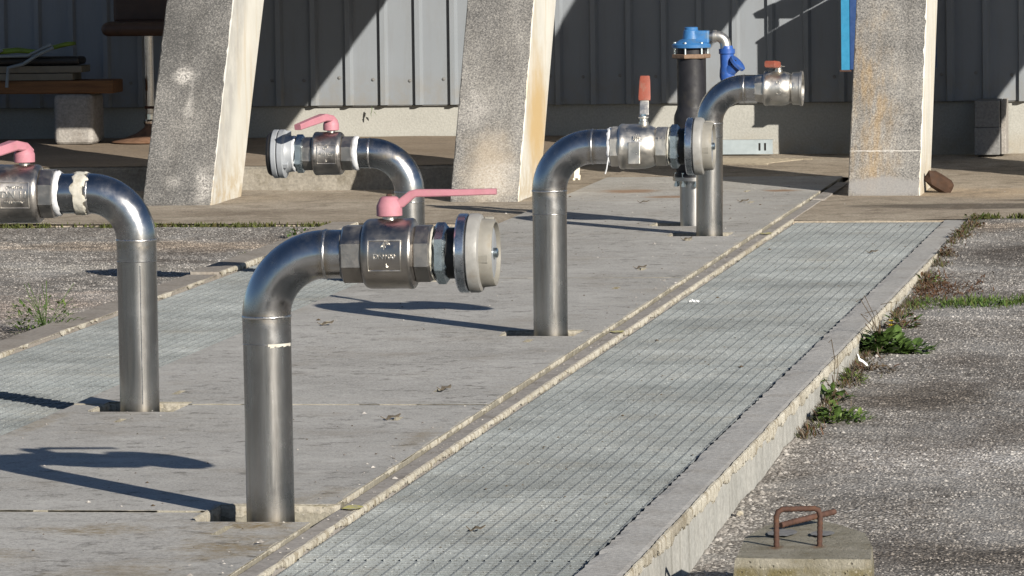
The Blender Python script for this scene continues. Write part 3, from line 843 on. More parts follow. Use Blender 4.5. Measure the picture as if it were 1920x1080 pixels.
# ------------------------------------------------------------------ building
bld = tag(empty('building', (-3, 29.8, 0)), 'grey ribbed metal clad building behind the buttress pillars', 'building')
WY = 29.8
def wall_part(mb, name, mat, **k):
    o = mb.build(name, mat, bld, **k); o.location = (3, -WY, 0); return o
pl = MB()
sheetV = []
pl.box(-12, 6, WY, WY + .2, -.1, .30)
V = []; Fc = []; nx, nz = 300, 9
for j in range(nz + 1):
    for i in range(nx + 1):
        x = -12 + 18 * i / nx; z = -.1 + .42 * j / nz
        V.append((x, WY - .012 - .004 * fbm(x * 3, z * 6), z))
pl.add(V, [(j * (nx + 1) + i, j * (nx + 1) + i + 1, (j + 1) * (nx + 1) + i + 1, (j + 1) * (nx + 1) + i) for j in range(nz) for i in range(nx)])
wall_part(pl, 'plinth', M['plinth'])
bk = MB(); bk.box(-12, 6, WY + .03, WY + 6, .3, 4.6); wall_part(bk, 'wall_core', M['locker'])
rf = MB(); rf.box(-12.2, 6.2, WY - 3.0, WY + 6.3, 4.62, 4.76); wall_part(rf, 'added_roof', M['clad'])  # unseen roof added with a deep overhang to cut sky light on the wall
# ribbed sheets: ribs every 0.2 m. ribs seen at x = RIB0 + k*0.2
RIB0 = -5.525
def clad_mesh(off):
    prof = []
    for k in range(5):
        x = k * .2
        prof += [(x, 0), (x + .006, -.026), (x + .033, -.026), (x + .048, 0)]
        prof += [(x + .085, 0), (x + .123, 0), (x + .16, 0)]
    prof.append((1.0, 0))
    mb = MB(); V = []; zs = [.287 + off, 1.2, 2.4, 4.6]
    for z in zs:
        for (x, y) in prof: V.append((x, y, z))
    n = len(prof)
    mb.add(V, [(j * n + i, j * n + i + 1, (j + 1) * n + i + 1, (j + 1) * n + i) for j in range(len(zs) - 1) for i in range(n - 1)])
    return mb
k0 = -7
clad0 = None
screw_pos = []
for k in range(k0, 9):
    X = RIB0 + k * 1.0
    if clad0 is None:
        clad0 = clad_mesh(0).build('cladding_panel', M['clad'], bld)
        o = clad0
        m = o.modifiers.new('thickness', 'SOLIDIFY'); m.thickness = .0015; m.offset = 1
    else:
        o = clad0.copy(); col.objects.link(o); o.parent = bld
    o.location = (X + 3, -.042 + random.uniform(-.0015, .0015), random.uniform(-.003, .003))
    if k in (-2, -1, 0, 1, 2, 3, 4):
        for q in range(5): screw_pos.append((X + q * .2 - .032 + random.uniform(-.01, .01), .435 + random.uniform(-.012, .012)))
s0 = None
for (x, z) in screw_pos:
    if s0 is None:
        s0 = MB().lathe([(-.007, 0), (-.007, .005), (-.003, .006), (-.003, .010), (.002, .010)], 8, 'Y').build('screw', M['fibre'], bld)
        o = s0
    else:
        o = s0.copy(); col.objects.link(o); o.parent = bld
    o.location = (x + 3, -.044, z)
fl = MB(); fl.box(-12, 6, WY - .036, WY + .03, .283, .287); wall_part(fl, 'drip_flashing', M['fibre'])

# ------------------------------------------------------------------ buttress pillars
PROF_F = [(0, -.05), (0, .0), (.30, .45), (.63, .95), (1.22, 1.62), (2.65, 2.75), (4.1, 3.85)]
PROF_B = [(.72, -.05), (.75, .0), (1.06, .45), (1.42, .95), (1.93, 1.32), (2.62, 1.70), (4.1, 2.60)]
def pillar(x0, x1, y, label):
    root = tag(empty('buttress_pillar', ((x0 + x1) / 2, y, 0)), label, 'pillar', 'concrete buttress pillars')
    def dense(P, n=150):
        t = np.linspace(0, len(P) - 1, n)
        return [(float(np.interp(a, range(len(P)), [p[0] for p in P])), float(np.interp(a, range(len(P)), [p[1] for p in P]))) for a in t]
    Fp, Bp = dense(PROF_F), dense(PROF_B)
    n = len(Fp); xm = (x0 + x1) / 2; hw = (x1 - x0) / 2
    sh = MB(); V = []; Fc = []; mi = []
    for (f, b) in zip(Fp, Bp):
        c = .003 + .007 * max(0, fbm(f[1] * 23, x0 * 7)) + random.uniform(0, .002)
        d1 = .003 * fbm(f[1] * 24, x0 * 3); d2 = .003 * fbm(f[1] * 24, x0 * 5 + 9)
        V += [(-hw + c + d1, f[0], f[1]), (hw - c + d2, f[0], f[1]), (hw, f[0] + c * 1.2, f[1]), (hw, b[0], b[1]), (-hw, b[0], b[1]), (-hw, f[0] + c * 1.2, f[1])]
    for i in range(n - 1):
        for k in range(6):
            j = (k + 1) % 6
            Fc.append((i * 6 + k, i * 6 + j, i * 6 + 6 + j, i * 6 + 6 + k)); mi.append(0 if k in (0, 5) else 1)
    sh.add(V, Fc); sh.mi = mi
    o = sh.build('shaft', [M['pillar_front'], M['pillar_side']], root)
    # keep texture coordinates in world space so that every pillar weathers differently
    o.location = (0, 0, 0)
    me = o.data
    me.transform(Matrix.Translation((xm, y, 0)))
    o.location = (-xm, -y, 0)
    return root
pillar(-5.535, -5.195, 25.30, 'leftmost concrete buttress pillar, dark grey lichened front with a pale splash mark')
pillar(-4.052, -3.717, 25.48, 'middle concrete buttress pillar with speckled front and ochre streaked side')
pillar(-2.150, -1.800, 25.80, 'right concrete buttress pillar with brown stains and thin pale line near its foot')
pillar(-0.33, 0.02, 25.85, 'concrete buttress pillar outside the right edge of view')
pillar(1.5, 1.85, 25.9, 'concrete buttress pillar farthest outside the right edge')
pillar(-7.2, -6.86, 25.2, 'concrete buttress pillar outside the left edge of view')

# ------------------------------------------------------------------ standpipes
def text_mesh(txt, size, parent, loc, rotm, mat, name='lettering', ext=.0012, res=3):
    cu = bpy.data.curves.new(name, 'FONT')
    cu.body = txt; cu.size = size; cu.extrude = ext; cu.align_x = 'CENTER'; cu.align_y = 'CENTER'; cu.resolution_u = res
    cu.space_line = .95
    to = bpy.data.objects.new(name + '_tmp', cu); col.objects.link(to)
    dg = bpy.context.evaluated_depsgraph_get()
    me = bpy.data.meshes.new_from_object(to.evaluated_get(dg))
    bpy.data.objects.remove(to); bpy.data.curves.remove(cu)
    me.name = name
    me.transform(Matrix.Translation(loc) @ rotm.to_4x4())
    me.materials.clear(); me.materials.append(mat)
    o = bpy.data.objects.new(name, me); col.objects.link(o); o.parent = parent
    return o

def octagon(mb, x0, x1, rflat, n=8, ch=.004, z=0., mi=0, bore=None):
    r = rflat / math.cos(PI / n)
    prof = [(x0, rflat * .55 if bore is None else bore), (x0, r - ch * 1.3), (x0 + ch, r), (x1 - ch, r), (x1, r - ch * 1.3), (x1, rflat * .55 if bore is None else bore)]
    mb.lathe(prof, n, 'X', (0, 0, z), .5, mi)

def ragged_band(mb, x0, x1, r, z, seed, nseg=48, amp=.004, rows=5, th=.003):
    V = []; Fc = []
    for j in range(rows):
        t = j / (rows - 1)
        for i in range(nseg):
            a = 2 * PI * i / nseg
            e = fbm(math.cos(a) * 2 + seed, math.sin(a) * 2, j * 2.1) * amp
            x = x0 + (x1 - x0) * t + (e * 1.6 if j in (0, rows - 1) else 0)
            rr = r + (th + abs(fbm(math.cos(a) * 5, math.sin(a) * 5 + seed, j)) * th * 1.2 if 0 < j < rows - 1 else .0004)
            V.append((x, rr * math.cos(a), z + rr * math.sin(a)))
    for j in range(rows - 1):
        for i in range(nseg):
            k = (i + 1) % nseg
            Fc.append((j * nseg + i, j * nseg + k, (j + 1) * nseg + k, (j + 1) * nseg + i))
    mb.add(V, Fc)

RP = .0572
def standpipe(x, y, az, dirn, label, lean=0., rx=.147, endx=.19, seam2=.415, zb=-.32):
    root = tag(empty('standpipe', (x, y, 0), (0, math.radians(lean), PI if dirn < 0 else 0)), label, 'standpipe', 'steel standpipes rising through the slabs')
    p = MB(); p.tube([(0, 0, zb), (0, 0, .2), (0, 0, seam2)], RP, 56, False)
    pipe = p.build('pipe', M['steel'], root, 40)
    zt = az - rx
    e = MB()
    pts = [(0, 0, seam2 + .0005), (0, 0, zt)]
    n = 22
    for i in range(1, n + 1):
        a = PI / 2 * i / n
        pts.append((rx - rx * math.cos(a), 0, zt + rx * math.sin(a)))
    pts.append((endx, 0, az))
    e.tube(pts, RP + .0006, 56, True)
    el = e.build('elbow', M['steel_bend'], root, 40)
    for (c, ax) in (((0, 0, zt), 'Z'), ((rx, 0, az), 'X')):
        wmb = MB()
        V = [(-.0035, RP + .0004), (-.0022, RP + .002), (0, RP + .0027), (.0022, RP + .002), (.0035, RP + .0004)]
        wmb.lathe(V, 72, ax, c, 0, 0, .0004)
        wmb.build('weld_seam', M['weld'], root, 60)
    wmb = MB(); wmb.lathe([(-.0015, RP + .0002), (0, RP + .0012), (.0015, RP + .0002)], 64, 'Z', (0, 0, seam2), 0, 0, .0002); wmb.build('weld_seam', M['steel_dull'], root, 60)
    return root

def lathe_part(root, name, mat, prof, az, n=56, ang=38, parent=None):
    return MB().lathe(prof, n, 'X', (0, 0, az)).build(name, mat, parent or root, ang)

def pink_handle(root, cx, z0, kind, dirv=None, L=.255, drop=0.):
    """cap on a short stem; lever along dirv (local)"""
    st = MB().lathe([(z0 - .012, .016), (z0 + .012, .016), (z0 + .012, .0), ], 24, 'Z', (cx, 0, 0)).build('stem', M['inox_cast'], root, 40)
    h = MB()
    h.lathe([(z0 + .004, .0), (z0 + .004, .026), (z0 + .006, .0305), (z0 + .026, .0305), (z0 + .030, .030), (z0 + .048, .0215), (z0 + .051, .017), (z0 + .052, 0)], 40, 'Z', (cx, 0, 0))
    d = Vector((*dirv, 0)).normalized(); side = Vector((-d.y, d.x, 0))
    o = Vector((cx, 0, 0))
    if kind == 'flat':
        P = [o + d * .014 + Vector((0, 0, z0 + .030)), o + d * .030 + Vector((0, 0, z0 + .036)), o + d * .055 + Vector((0, 0, z0 + .0555)), o + d * .066 + Vector((0, 0, z0 + .0585)), o + d * .16 + Vector((0, 0, z0 + .0585)), o + d * L + Vector((0, 0, z0 + .060))]
        h.sweep_rect(P, [.026, .026, .026, .026, .024, .022], [.022, .022, .020, .018, .0155, .014], side)
    else:
        P = [o - d * .020 + Vector((0, 0, z0 + .036)), o + d * .006 + Vector((0, 0, z0 + .050)), o + d * .05 + Vector((0, 0, z0 + .056)), o + d * .12 + Vector((0, 0, z0 + .050 - drop * .3)), o + d * L + Vector((0, 0, z0 + .046 - drop))]
        h.sweep_rect(P, [.036, .040, .038, .033, .030], [.016, .024, .028, .027, .022], side)
    hd = h.build('handle', M['pink'], root, 35)
    b = MB().lathe([(z0 + .052, .007), (z0 + .057, .006), (z0 + .057, 0)], 6, 'Z', (cx, 0, 0)); b.build('nut', M['rust'], hd)
    return hd

def rot_front(s):
    """letters stand upright facing the camera side"""
    if s < 0: return Matrix(((1, 0, 0), (0, 0, -1), (0, 1, 0)))          # faces local -Y, reads along +X
    return Matrix(((-1, 0, 0), (0, 0, 1), (0, 1, 0)))                       # faces local +Y, reads along -X

def barrel_valve(root, az, x0, s, lines, mat, R_=.083, L=.125, hexl=.052, hexr=.067, hex2=.038):
    """cylindrical ball valve: hexagon end, barrel with flat plate, hexagon end. returns end x"""
    m = MB(); octagon(m, x0, x0 + hexl, hexr, 8, .004, az); m.build('valve_end', mat, root)
    b0 = x0 + hexl - .002; b1 = b0 + L
    k = R_
    prof = [(b0, k * .72), (b0 + .001, k * .90), (b0 + .006, k * .965), (b0 + .012, k * .992), (b0 + .018, k), (b1 - .020, k), (b1 - .018, k * 1.012), (b1 - .010, k * 1.012), (b1 - .006, k * .985), (b1 - .002, k * .9), (b1, k * .72)]
    body = lathe_part(root, 'valve_body', mat, prof, az, 72, 28)
    cx = (b0 + b1) / 2 - .004
    # rectangular raised border on the barrel with cast letters inside
    pw, ph = L * .62, k * .86
    aa = math.asin(ph / 2 / k)
    fr = MB()
    P = lambda x, a, r=k + .0004: (x, s * r * math.cos(a), az + r * math.sin(a))
    up = [P(cx - pw / 2, -aa + 2 * aa * i / 10) for i in range(11)]; dn = [P(cx + pw / 2, -aa + 2 * aa * i / 10) for i in range(11)]
    fr.tube(up, .0019, 6); fr.tube(dn, .0019, 6)
    fr.tube([P(cx - pw / 2, aa), P(cx + pw / 2, aa)], .0019, 6); fr.tube([P(cx - pw / 2, -aa), P(cx + pw / 2, -aa)], .0019, 6)
    fr.build('plate_border', M['inox_cast'], body, 40)
    for (t, sz, dz, dx) in lines:
        yl = math.sqrt(k * k - dz * dz)
        text_mesh(t, sz, body, Vector((cx + dx * (-s), s * (yl + .0002), az + dz)), rot_front(s), M['inox_cast'], ext=.0022)
    m = MB(); octagon(m, b1 - .002, b1 + hex2, hexr * .985, 8, .004, az); m.build('valve_end', mat, root)
    return b0, b1, b1 + hex2

def hose_coupling(root, az, x, cap=False, ringmat='coupling', diskmat='cast_alu', R_=.0935):
    """zinc nipple, flange, gasket, storz type coupling"""
    m = MB(); octagon(m, x + .001, x + .037, .0635, 6, .009, az); m.build('nipple', M['zinc'], root)
    t = MB(); ragged_band(t, x - .001, x + .0025, .0635, az, x * 9, amp=.0022, th=.0008); t.build('thread_tape', M['putty'], root, 60)
    lathe_part(root, 'thread', M['rubber'], [(x + .036, .0), (x + .036, .0605), (x + .062, .0605), (x + .062, 0)], az, 40)  # dark gap before the flange: its shadow put into the black colour
    f0 = x + .060
    lathe_part(root, 'flange', M['alu'], [(f0, .055), (f0, R_ - .004), (f0 + .004, R_), (f0 + .021, R_), (f0 + .024, R_ - .003), (f0 + .024, .05)], az, 72, 30)
    lathe_part(root, 'gasket', M['rubber'], [(f0 + .0235, .05), (f0 + .0235, R_ - .004), (f0 + .0275, R_ - .004), (f0 + .0275, .05)], az, 60, 30)
    c0 = f0 + .027
    cp = lathe_part(root, 'coupling', M[diskmat], [(c0, .05), (c0, R_ - .002), (c0 + .002, R_), (c0 + .020, R_), (c0 + .027, R_ - .003), (c0 + .030, R_ - .009), (c0 + .031, .078)], az, 72, 30)
    r0 = c0 + .029
    rg = lathe_part(root, 'ring', M[ringmat], [(r0, .078), (r0 + .001, .0815), (r0 + .010, .0805), (r0 + .029, .0785), (r0 + .032, .0765), (r0 + .032, .072), (r0 + .022, .0695), (r0 + .008, .069)], az, 72, 30, cp)
    lathe_part(root, 'inner_plate', M['cast_grey'], [(r0 + .020, .0695), (r0 + .024, .062), (r0 + .026, .03), (r0 + .026, 0)], az, 48, 40, cp)
    bl = MB().lathe([(r0 + .024, .013), (r0 + .035, .012), (r0 + .037, .008), (r0 + .037, 0)], 16, 'X', (0, 0, az)); bl.build('bolt', M['zinc'], rg, 40)
    for k in range(3):
        lg = MB()
        a = PI / 2 + .12 + k * 2 * PI / 3
        T = Matrix.Translation((r0, 0, az)) @ Matrix.Rotation(a, 4, 'X')
        lg.box(.001, .024, -.010, .010, .070, .0815 if k == 0 else .088, 0, T)
        bevel(lg.build('lug', M[ringmat], cp), .002, 1)
    return r0 + .043

# 1: nearest
AZ = .626
r1 = standpipe(-2.412, 12.385, AZ, 1, 'nearest standpipe in the foreground, valve with long pink lever and hose coupling pointing right', -.25)
b0, b1, e1 = barrel_valve(r1, AZ, .190, -1, [('4"', .026, .022, .002), ('DN100', .0175, -.002, 0), ('L', .013, -.024, .006)], M['nickel'])
t = MB(); ragged_band(t, .186, .193, RP + .001, AZ, 4.4, amp=.003, th=.0015); t.build('sealant', M['fibre'], r1, 60)
pink_handle(r1, .300, AZ + .084, 'flat', (1, .03), .255)
hose_coupling(r1, AZ, e1 + .002)
t = MB()
for i in range(14):                                                  # torn tape on the pipe below the elbow
    a = -1.35 + i * .085; hgt = .003 + .004 * abs(math.sin(i * .9)) * random.random() + random.uniform(0, .002)
    q = [Vector((math.cos(a + da) * (RP + .0016), math.sin(a + da) * (RP + .0016), .415 + z)) for (da, z) in ((0, -hgt), (.087, -hgt * .9), (.087, .002), (0, .002))]
    t.add(q, [(0, 1, 2, 3)])
t.build('torn_tape', M['putty'], r1)

# 2: left edge
r2 = standpipe(-3.302, 15.008, AZ, -1, 'standpipe at the left edge with a grey putty patch on its elbow and pink handle', .15, .135, .225, .43)
b0, b1, e2 = barrel_valve(r2, AZ, .232, 1, [('CW617N', .0125, .022, 0), ('DN 11', .028, .002, 0), ('MADE IN ITALY', .0085, -.020, 0)], M['nickel'], .085, .135, .044, .069)
t = MB(); ragged_band(t, .216, .236, RP + .003, AZ, 1.7, amp=.003, th=.004); t.build('thread_tape', M['tape'], r2, 60)
t = MB(); ragged_band(t, .138, .176, RP + .001, AZ, 3.7, amp=.011, rows=9, th=.0035); t.build('putty_patch', M['putty'], r2, 60)
pink_handle(r2, .325, AZ + .086, 'up', (.42, .9), .26, .02)
hose_coupling(r2, AZ, e2 + .002)
wl = MB(); wl.tube([(-.020, RP * .935 - .0005, .02), (-.020, RP * .935 - .0005, .42)], .0016, 6); wl.build('weld_line', M['weld'], r2, 60)

# 3: middle right
def ball_valve(root, az, x0, s, R_=.076):
    m = MB(); octagon(m, x0, x0 + .040, .0655, 8, .004, az); m.build('valve_end', M['inox_cast'], root)
    b = x0 + .028
    prof = [(b, R_ * .7), (b + .002, R_ * .95), (b + .008, R_), (b + .016, R_), (b + .019, R_ * .985), (b + .032, R_ * .985), (b + .06, R_ * .99), (b + .085, R_ * .975), (b + .105, R_ * .92), (b + .120, R_ * .83), (b + .128, R_ * .72)]
    body = lathe_part(root, 'valve_body', M['inox_cast'], prof, az, 72, 30)
    yy = sorted((s * R_ * .75, s * (R_ + .0015)))
    pm = MB(); pm.box(b + .038, b + .078, yy[0], yy[1], az - .055, az + .018); bevel(pm.build('plate', M['inox_cast'], body), .002, 2)
    # raised emblem: ring crossed by slanting bars
    T0 = Vector((b + .066, s * (R_ * .975), az + .034))
    em = MB()
    for k in range(4):
        dx = (k - 1.5) * .0062; hh = math.sqrt(max(0, .0115 ** 2 - dx ** 2)) * .95
        sk = .35
        for sgn in (1,):
            P0 = T0 + Vector((dx - sk * hh, 0, -hh)); P1 = T0 + Vector((dx + sk * hh, 0, hh))
            em.tube([P0, P1], .0017, 6)
    em.build('emblem', M['inox_cast'], body)
    m = MB(); octagon(m, b + .124, b + .164, .064, 8, .004, az); e = m.build('valve_end', M['inox_cast'], root)
    text_mesh('1.4', .020, e, Vector((b + .145, s * .0645, az + .028)), rot_front(s), M['inox_cast'], ext=.0016)
    return b, b + .164

def plate_lever(root, cx, z0, d, rise, L, w_=.034, grip=.6, gth=.012):
    MB().lathe([(z0 - .012, .017), (z0 + .004, .0165), (z0 + .006, .013), (z0 + .022, .012), (z0 + .022, 0)], 20, 'Z', (cx, 0, 0)).build('stem', M['inox_cast'], root, 40)
    d = Vector((*d, 0)).normalized(); side = Vector((-d.y, d.x, 0)); o = Vector((cx, 0, 0))
    g = 1 - grip
    P = [o - d * .016 + Vector((0, 0, z0 + .018)), o + d * .016 + Vector((0, 0, z0 + .019)), o + d * .03 + Vector((0, 0, z0 + .026)), o + d * L + Vector((0, 0, z0 + .022 + rise))]
    h = MB(); h.sweep_rect(P, [w_, w_, w_ * .92, w_ * .8], [.0035] * 4, side); hd = h.build('lever', M['inox_cast'], root, 35)
    a, b = Vector(P[2]), Vector(P[3])
    gm = MB(); gm.sweep_rect([a + (b - a) * g, a + (b - a) * (g + .08), a + (b - a) * .9, b + (b - a) * .04], [w_ * 1.15, w_ * 1.22, w_ * 1.08, w_ * .95], [gth * .9, gth, gth, gth * .85], side)
    gm.build('grip', M['orange'], hd, 35)
    MB().lathe([(z0 + .020, .009), (z0 + .030, .008), (z0 + .030, 0)], 6, 'Z', (cx, 0, 0)).build('nut', M['zinc'], root)
    return hd

r3 = standpipe(-2.462, 17.580, AZ + .003, 1, 'middle right standpipe, round bodied valve with upright orange lever and cream hose coupling', .2, .147, .205, .405)
b, e3 = ball_valve(r3, AZ + .003, .208, -1)
t = MB(); ragged_band(t, .200, .212, RP + .003, AZ + .003, 2.7, amp=.004, th=.003)
t.tube([(.206, -.055, AZ - .03), (.200, -.060, AZ - .07), (.195, -.058, AZ - .085)], .0022, 5)
t.build('thread_tape', M['tape'], r3, 60)
plate_lever(r3, .318, AZ + .003 + .078, (-.06, 1), .125, .085, .033, .62)
hose_coupling(r3, AZ + .003, e3 + .003, R_=.096)

# 4: back left
AZ4 = .488
r4 = standpipe(-3.356, 20.12, AZ4, -1, 'back left standpipe with white tape, pink handle and round grey coupling facing left', .2, .150, .20, .30)
b0, b1, e4 = barrel_valve(r4, AZ4, .212, 1, [('4"', .026, .022, -.002), ('DN100', .0175, -.002, 0), ('L', .013, -.024, 0)], M['nickel'], .083, .115, .044, .064)
t = MB(); ragged_band(t, .191, .213, RP + .003, AZ4, 5.1, amp=.002, th=.005); t.build('thread_tape', M['tape'], r4, 60)
pink_handle(r4, .300, AZ4 + .084, 'up', (.42, .9), .22, .02)
m = MB(); octagon(m, e4 - .006, e4 + .034, .0645, 6, .009, AZ4); m.build('nipple', M['zinc'], r4)
t = MB(); ragged_band(t, e4 + .030, e4 + .042, .064, AZ4, 2.2, amp=.003, th=.004); t.build('thread_tape', M['tape'], r4, 60)
x = e4 + .036
cp = lathe_part(r4, 'coupling', M['cast_grey'], [(x, .05), (x + .002, .068), (x + .022, .071), (x + .030, .075), (x + .034, .090), (x + .037, .0935), (x + .054, .0935), (x + .057, .091), (x + .057, .05)], AZ4, 72, 30)
for k in range(3):
    lg = MB()
    T = Matrix.Translation((x + .018, 0, AZ4)) @ Matrix.Rotation(2.1 + k * 2 * PI / 3, 4, 'X')
    lg.box(-.004, .018, -.010, .010, .066, .089, 0, T)
    bevel(lg.build('lug', M['cast_grey'], cp), .002, 1)
lathe_part(r4, 'gasket', M['rubber'], [(x + .0565, .05), (x + .0565, .090), (x + .061, .090), (x + .061, .05)], AZ4, 60, 30)
lathe_part(r4, 'flange', M['cast_grey'], [(x + .060, .05), (x + .060, .091), (x + .063, .0935), (x + .078, .0935), (x + .081, .091), (x + .081, .05)], AZ4, 72, 30)
lathe_part(r4, 'rubber_cap', M['rubber'], [(x + .080, .04), (x + .080, .085), (x + .092, .084), (x + .100, .078), (x + .102, .070), (x + .102, 0)], AZ4, 60, 30)

# 5: back right
r5 = standpipe(-2.487, 22.705, AZ + .004, 1, 'back right standpipe with a short open ended valve and stubby orange handle', .55, .150, .20, .42)
Z5 = AZ + .004
m = MB().lathe([(.196, .045), (.196, .058), (.200, .061), (.232, .066), (.240, .066)], 8, 'X', (0, 0, Z5), .5); m.build('valve_end', M['inox_cast'], r5)
k = .0745
body5 = lathe_part(r5, 'valve_body', M['inox_cast'], [(.234, k * .7), (.235, k * .95), (.240, k), (.250, k), (.253, k * .98), (.275, k * .98), (.305, k * .99), (.325, k * .96), (.340, k * .90), (.352, k * .80), (.356, k * .72)], Z5, 72, 30)
em = MB()
for (ex, ez, er) in ((.30, .028, .007), (.304, -.012, .011)):
    pts = [(ex + er * math.cos(a), -k * .985 + abs(ez) * .12, Z5 + ez + er * math.sin(a)) for a in np.linspace(0, 2 * PI, 14)]
    em.tube(pts, .0014, 5)
em.build('emblem', M['inox_cast'], body5)
m = MB(); m.lathe([(.350, .050), (.352, .060), (.358, .069), (.388, .0705), (.390, .075), (.399, .075), (.401, .072), (.401, .062), (.36, .058), (.36, 0)], 48, 'X', (0, 0, Z5)); e5 = m.build('open_end', M['inox_cast'], r5, 30)
text_mesh('1.4', .020, e5, Vector((.372, -.0700, Z5 + .004)), rot_front(-1), M['inox_cast'], ext=.0018)
plate_lever(r5, .297, Z5 + .075, (-.25, -.95), .010, .11, .046, .80, .030)

# 6: air valve on its own riser
r6 = tag(empty('air_valve', (-2.640, 23.44, 0)), 'tall black air valve with bright blue cap standing behind the back right standpipe', 'valve')
MB().tube([(0, 0, -.3), (0, 0, .2)], RP, 48, True).build('pipe', M['steel_dull'], r6, 40)
MB().lathe([(.196, 0), (.196, .088), (.212, .088), (.212, 0)], 48, 'Z').build('flange', M['steel_dull'], r6, 30)
for q in range(8):
    a = q * PI / 4 + .3; bo = MB()
    bo.lathe([(.170, 0), (.170, .011), (.184, .011), (.184, .007), (.232, .007), (.232, 0)], 6, 'Z', (.074 * math.cos(a), .074 * math.sin(a), 0))
    bo.build('flange_bolt', M['zinc'], r6)
MB().lathe([(.213, 0), (.213, .080), (.226, .080), (.236, .070), (.25, .076), (.28, .080), (.47, .080), (.485, .078), (.515, .066), (.525, .0645), (.735, .0645), (.735, 0)], 56, 'Z').build('body', M['black'], r6, 40)
MB().lathe([(.736, 0), (.736, .083), (.740, .086), (.752, .086), (.755, .083), (.755, 0)], 6, 'Z', (0, 0, 0), .25).build('rusty_flange', M['rust_light'], r6)
MB().lathe([(.754, 0), (.754, .062), (.784, .062), (.784, 0)], 40, 'Z').build('neck', M['black'], r6, 40)
for q in range(6):
    a = q * PI / 3 + .26; cb = MB()
    cb.lathe([(.748, 0), (.748, .005), (.800, .005), (.800, .008), (.808, .008), (.808, 0)], 8, 'Z', (.073 * math.cos(a), .073 * math.sin(a), 0))
    cb.build('cap_bolt', M['zinc'], r6)
cpm = MB(); cpm.lathe([(.783, 0), (.783, .086), (.796, .087), (.800, .082), (.808, .066), (.818, .050), (.822, .040), (.858, .034), (.862, .030), (.872, .030), (.874, .026), (.874, 0)], 32, 'Z')
cap = cpm.build('cap', M['blue_top'], r6, 35)
om = MB(); om.box(.0, .082, -.030, .030, .800, .858); bevel(om.build('outlet', M['blue_top'], cap), .008, 2)
om = MB(); om.lathe([(.080, 0), (.080, .021), (.104, .021), (.104, 0)], 28, 'X', (0, 0, .832)); om.build('outlet_pipe', M['steel_dull'], r6, 40)
pts = [(.094, 0, .832), (.112, 0, .832)] + [(.112 + .040 * math.sin(a), 0, .832 - .040 + .040 * math.cos(a)) for a in np.linspace(0.1, PI / 2, 10)] + [(.152, 0, .776)]
em = MB(); em.tube(pts, .0245, 28); em.lathe([(.098, .0), (.098, .028), (.112, .028), (.112, 0)], 24, 'X', (0, 0, .832)); em.build('elbow', M['inox_cast'], r6, 40)
ys_ = MB(); ys_.lathe([(.790, 0), (.790, .026), (.776, .028), (.776, .036), (.756, .036), (.752, .031), (.70, .030), (.68, .033), (.655, .034), (.63, .028), (.615, .028), (.605, .034), (.59, .034), (.59, .02), (.54, .02), (.54, 0)], 32, 'Z', (.158, 0, 0))
strn = ys_.build('strainer', M['blue'], r6, 35)
br = MB(); br.lathe([(0, 0), (0, .028), (.052, .030), (.056, .042), (.068, .042), (.070, .038), (.072, 0)], 24, 'Z')
T = Matrix.Translation((.160, -.004, .672)) @ Matrix.Rotation(math.radians(48), 4, 'Y') @ Matrix.Rotation(.2, 4, 'X')
br.v = [tuple(T @ Vector(p)) for p in br.v]
br.build('branch', M['blue'], strn, 35)
kn = MB()
for q in range(4):
    a = q * PI / 4
    kn.tube([Vector((.192, -.040, .716)) + Vector((math.cos(a), 0, math.sin(a))) * .015, Vector((.192, -.040, .716)) - Vector((math.cos(a), 0, math.sin(a))) * .015], .004, 6)
kn.tube([(.192, -.045, .716), (.185, 0, .70)], .009, 8)
kn.build('knob', M['rubber'], strn)

# ------------------------------------------------------------------ items by the wall
# real blue post; cabinet behind it added unseen, plates cut to cast the cladding shadow
cab = tag(empty('blue_post_added_cabinet', (-2.25, 29.14, 0)), 'bright blue post beside the right pillar with an added unseen cabinet that casts the wall shadow', 'cabinet')
b = MB(); b.box(-.205, -.160, -.02, .02, .487, .935); b.build('post', M['blue_post'], cab)
b = MB(); b.box(-.1595, .30, -.015, .24, .487, .93); bevel(b.build('body', M['blue_dark'], cab), .004)
b = MB(); b.box(-.11, .12, .03, .24, .06, .486); b.build('base', M['blue_dark'], cab)
def plate_xz(mb, P, y0, y1):
    n = len(P)
    V = [(x + .055, y0, z + .033) for x, z in P] + [(x + .055, y1, z + .033) for x, z in P]
    mb.add(V, [tuple(range(n)), tuple(range(2 * n - 1, n - 1, -1))] + [(i, (i + 1) % n, n + (i + 1) % n, n + i) for i in range(n)])
b = MB(); plate_xz(b, [(-.258, .917), (-.209, .95), (-.14, .991), (.016, 1.076), (.175, 1.16), (.415, 1.289), (.415, .905), (-.258, .905)], -.035, -.012)
b.build('shadow_top_plate', M['blue_dark'], cab)
b = MB(); plate_xz(b, [(-.271, 1.075), (-.256, 1.048), (-.047, 1.046), (.139, 1.149), (.415, 1.30), (.415, 1.43), (.296, 1.37), (-.094, 1.157)], -.035, -.012)
b.build('shadow_lid_plate', M['blue_dark'], cab)
b = MB(); plate_xz(b, [(-.208, .952), (-.14, .993), (-.14, 1.046), (-.208, 1.047)], -.033, -.014)
b.build('shadow_link_plate', M['blue_dark'], cab)
b = MB(); b.box(-.215, -.152, -.022, .022, .478, .487); b.build('foot_plate', M['rust'], cab)

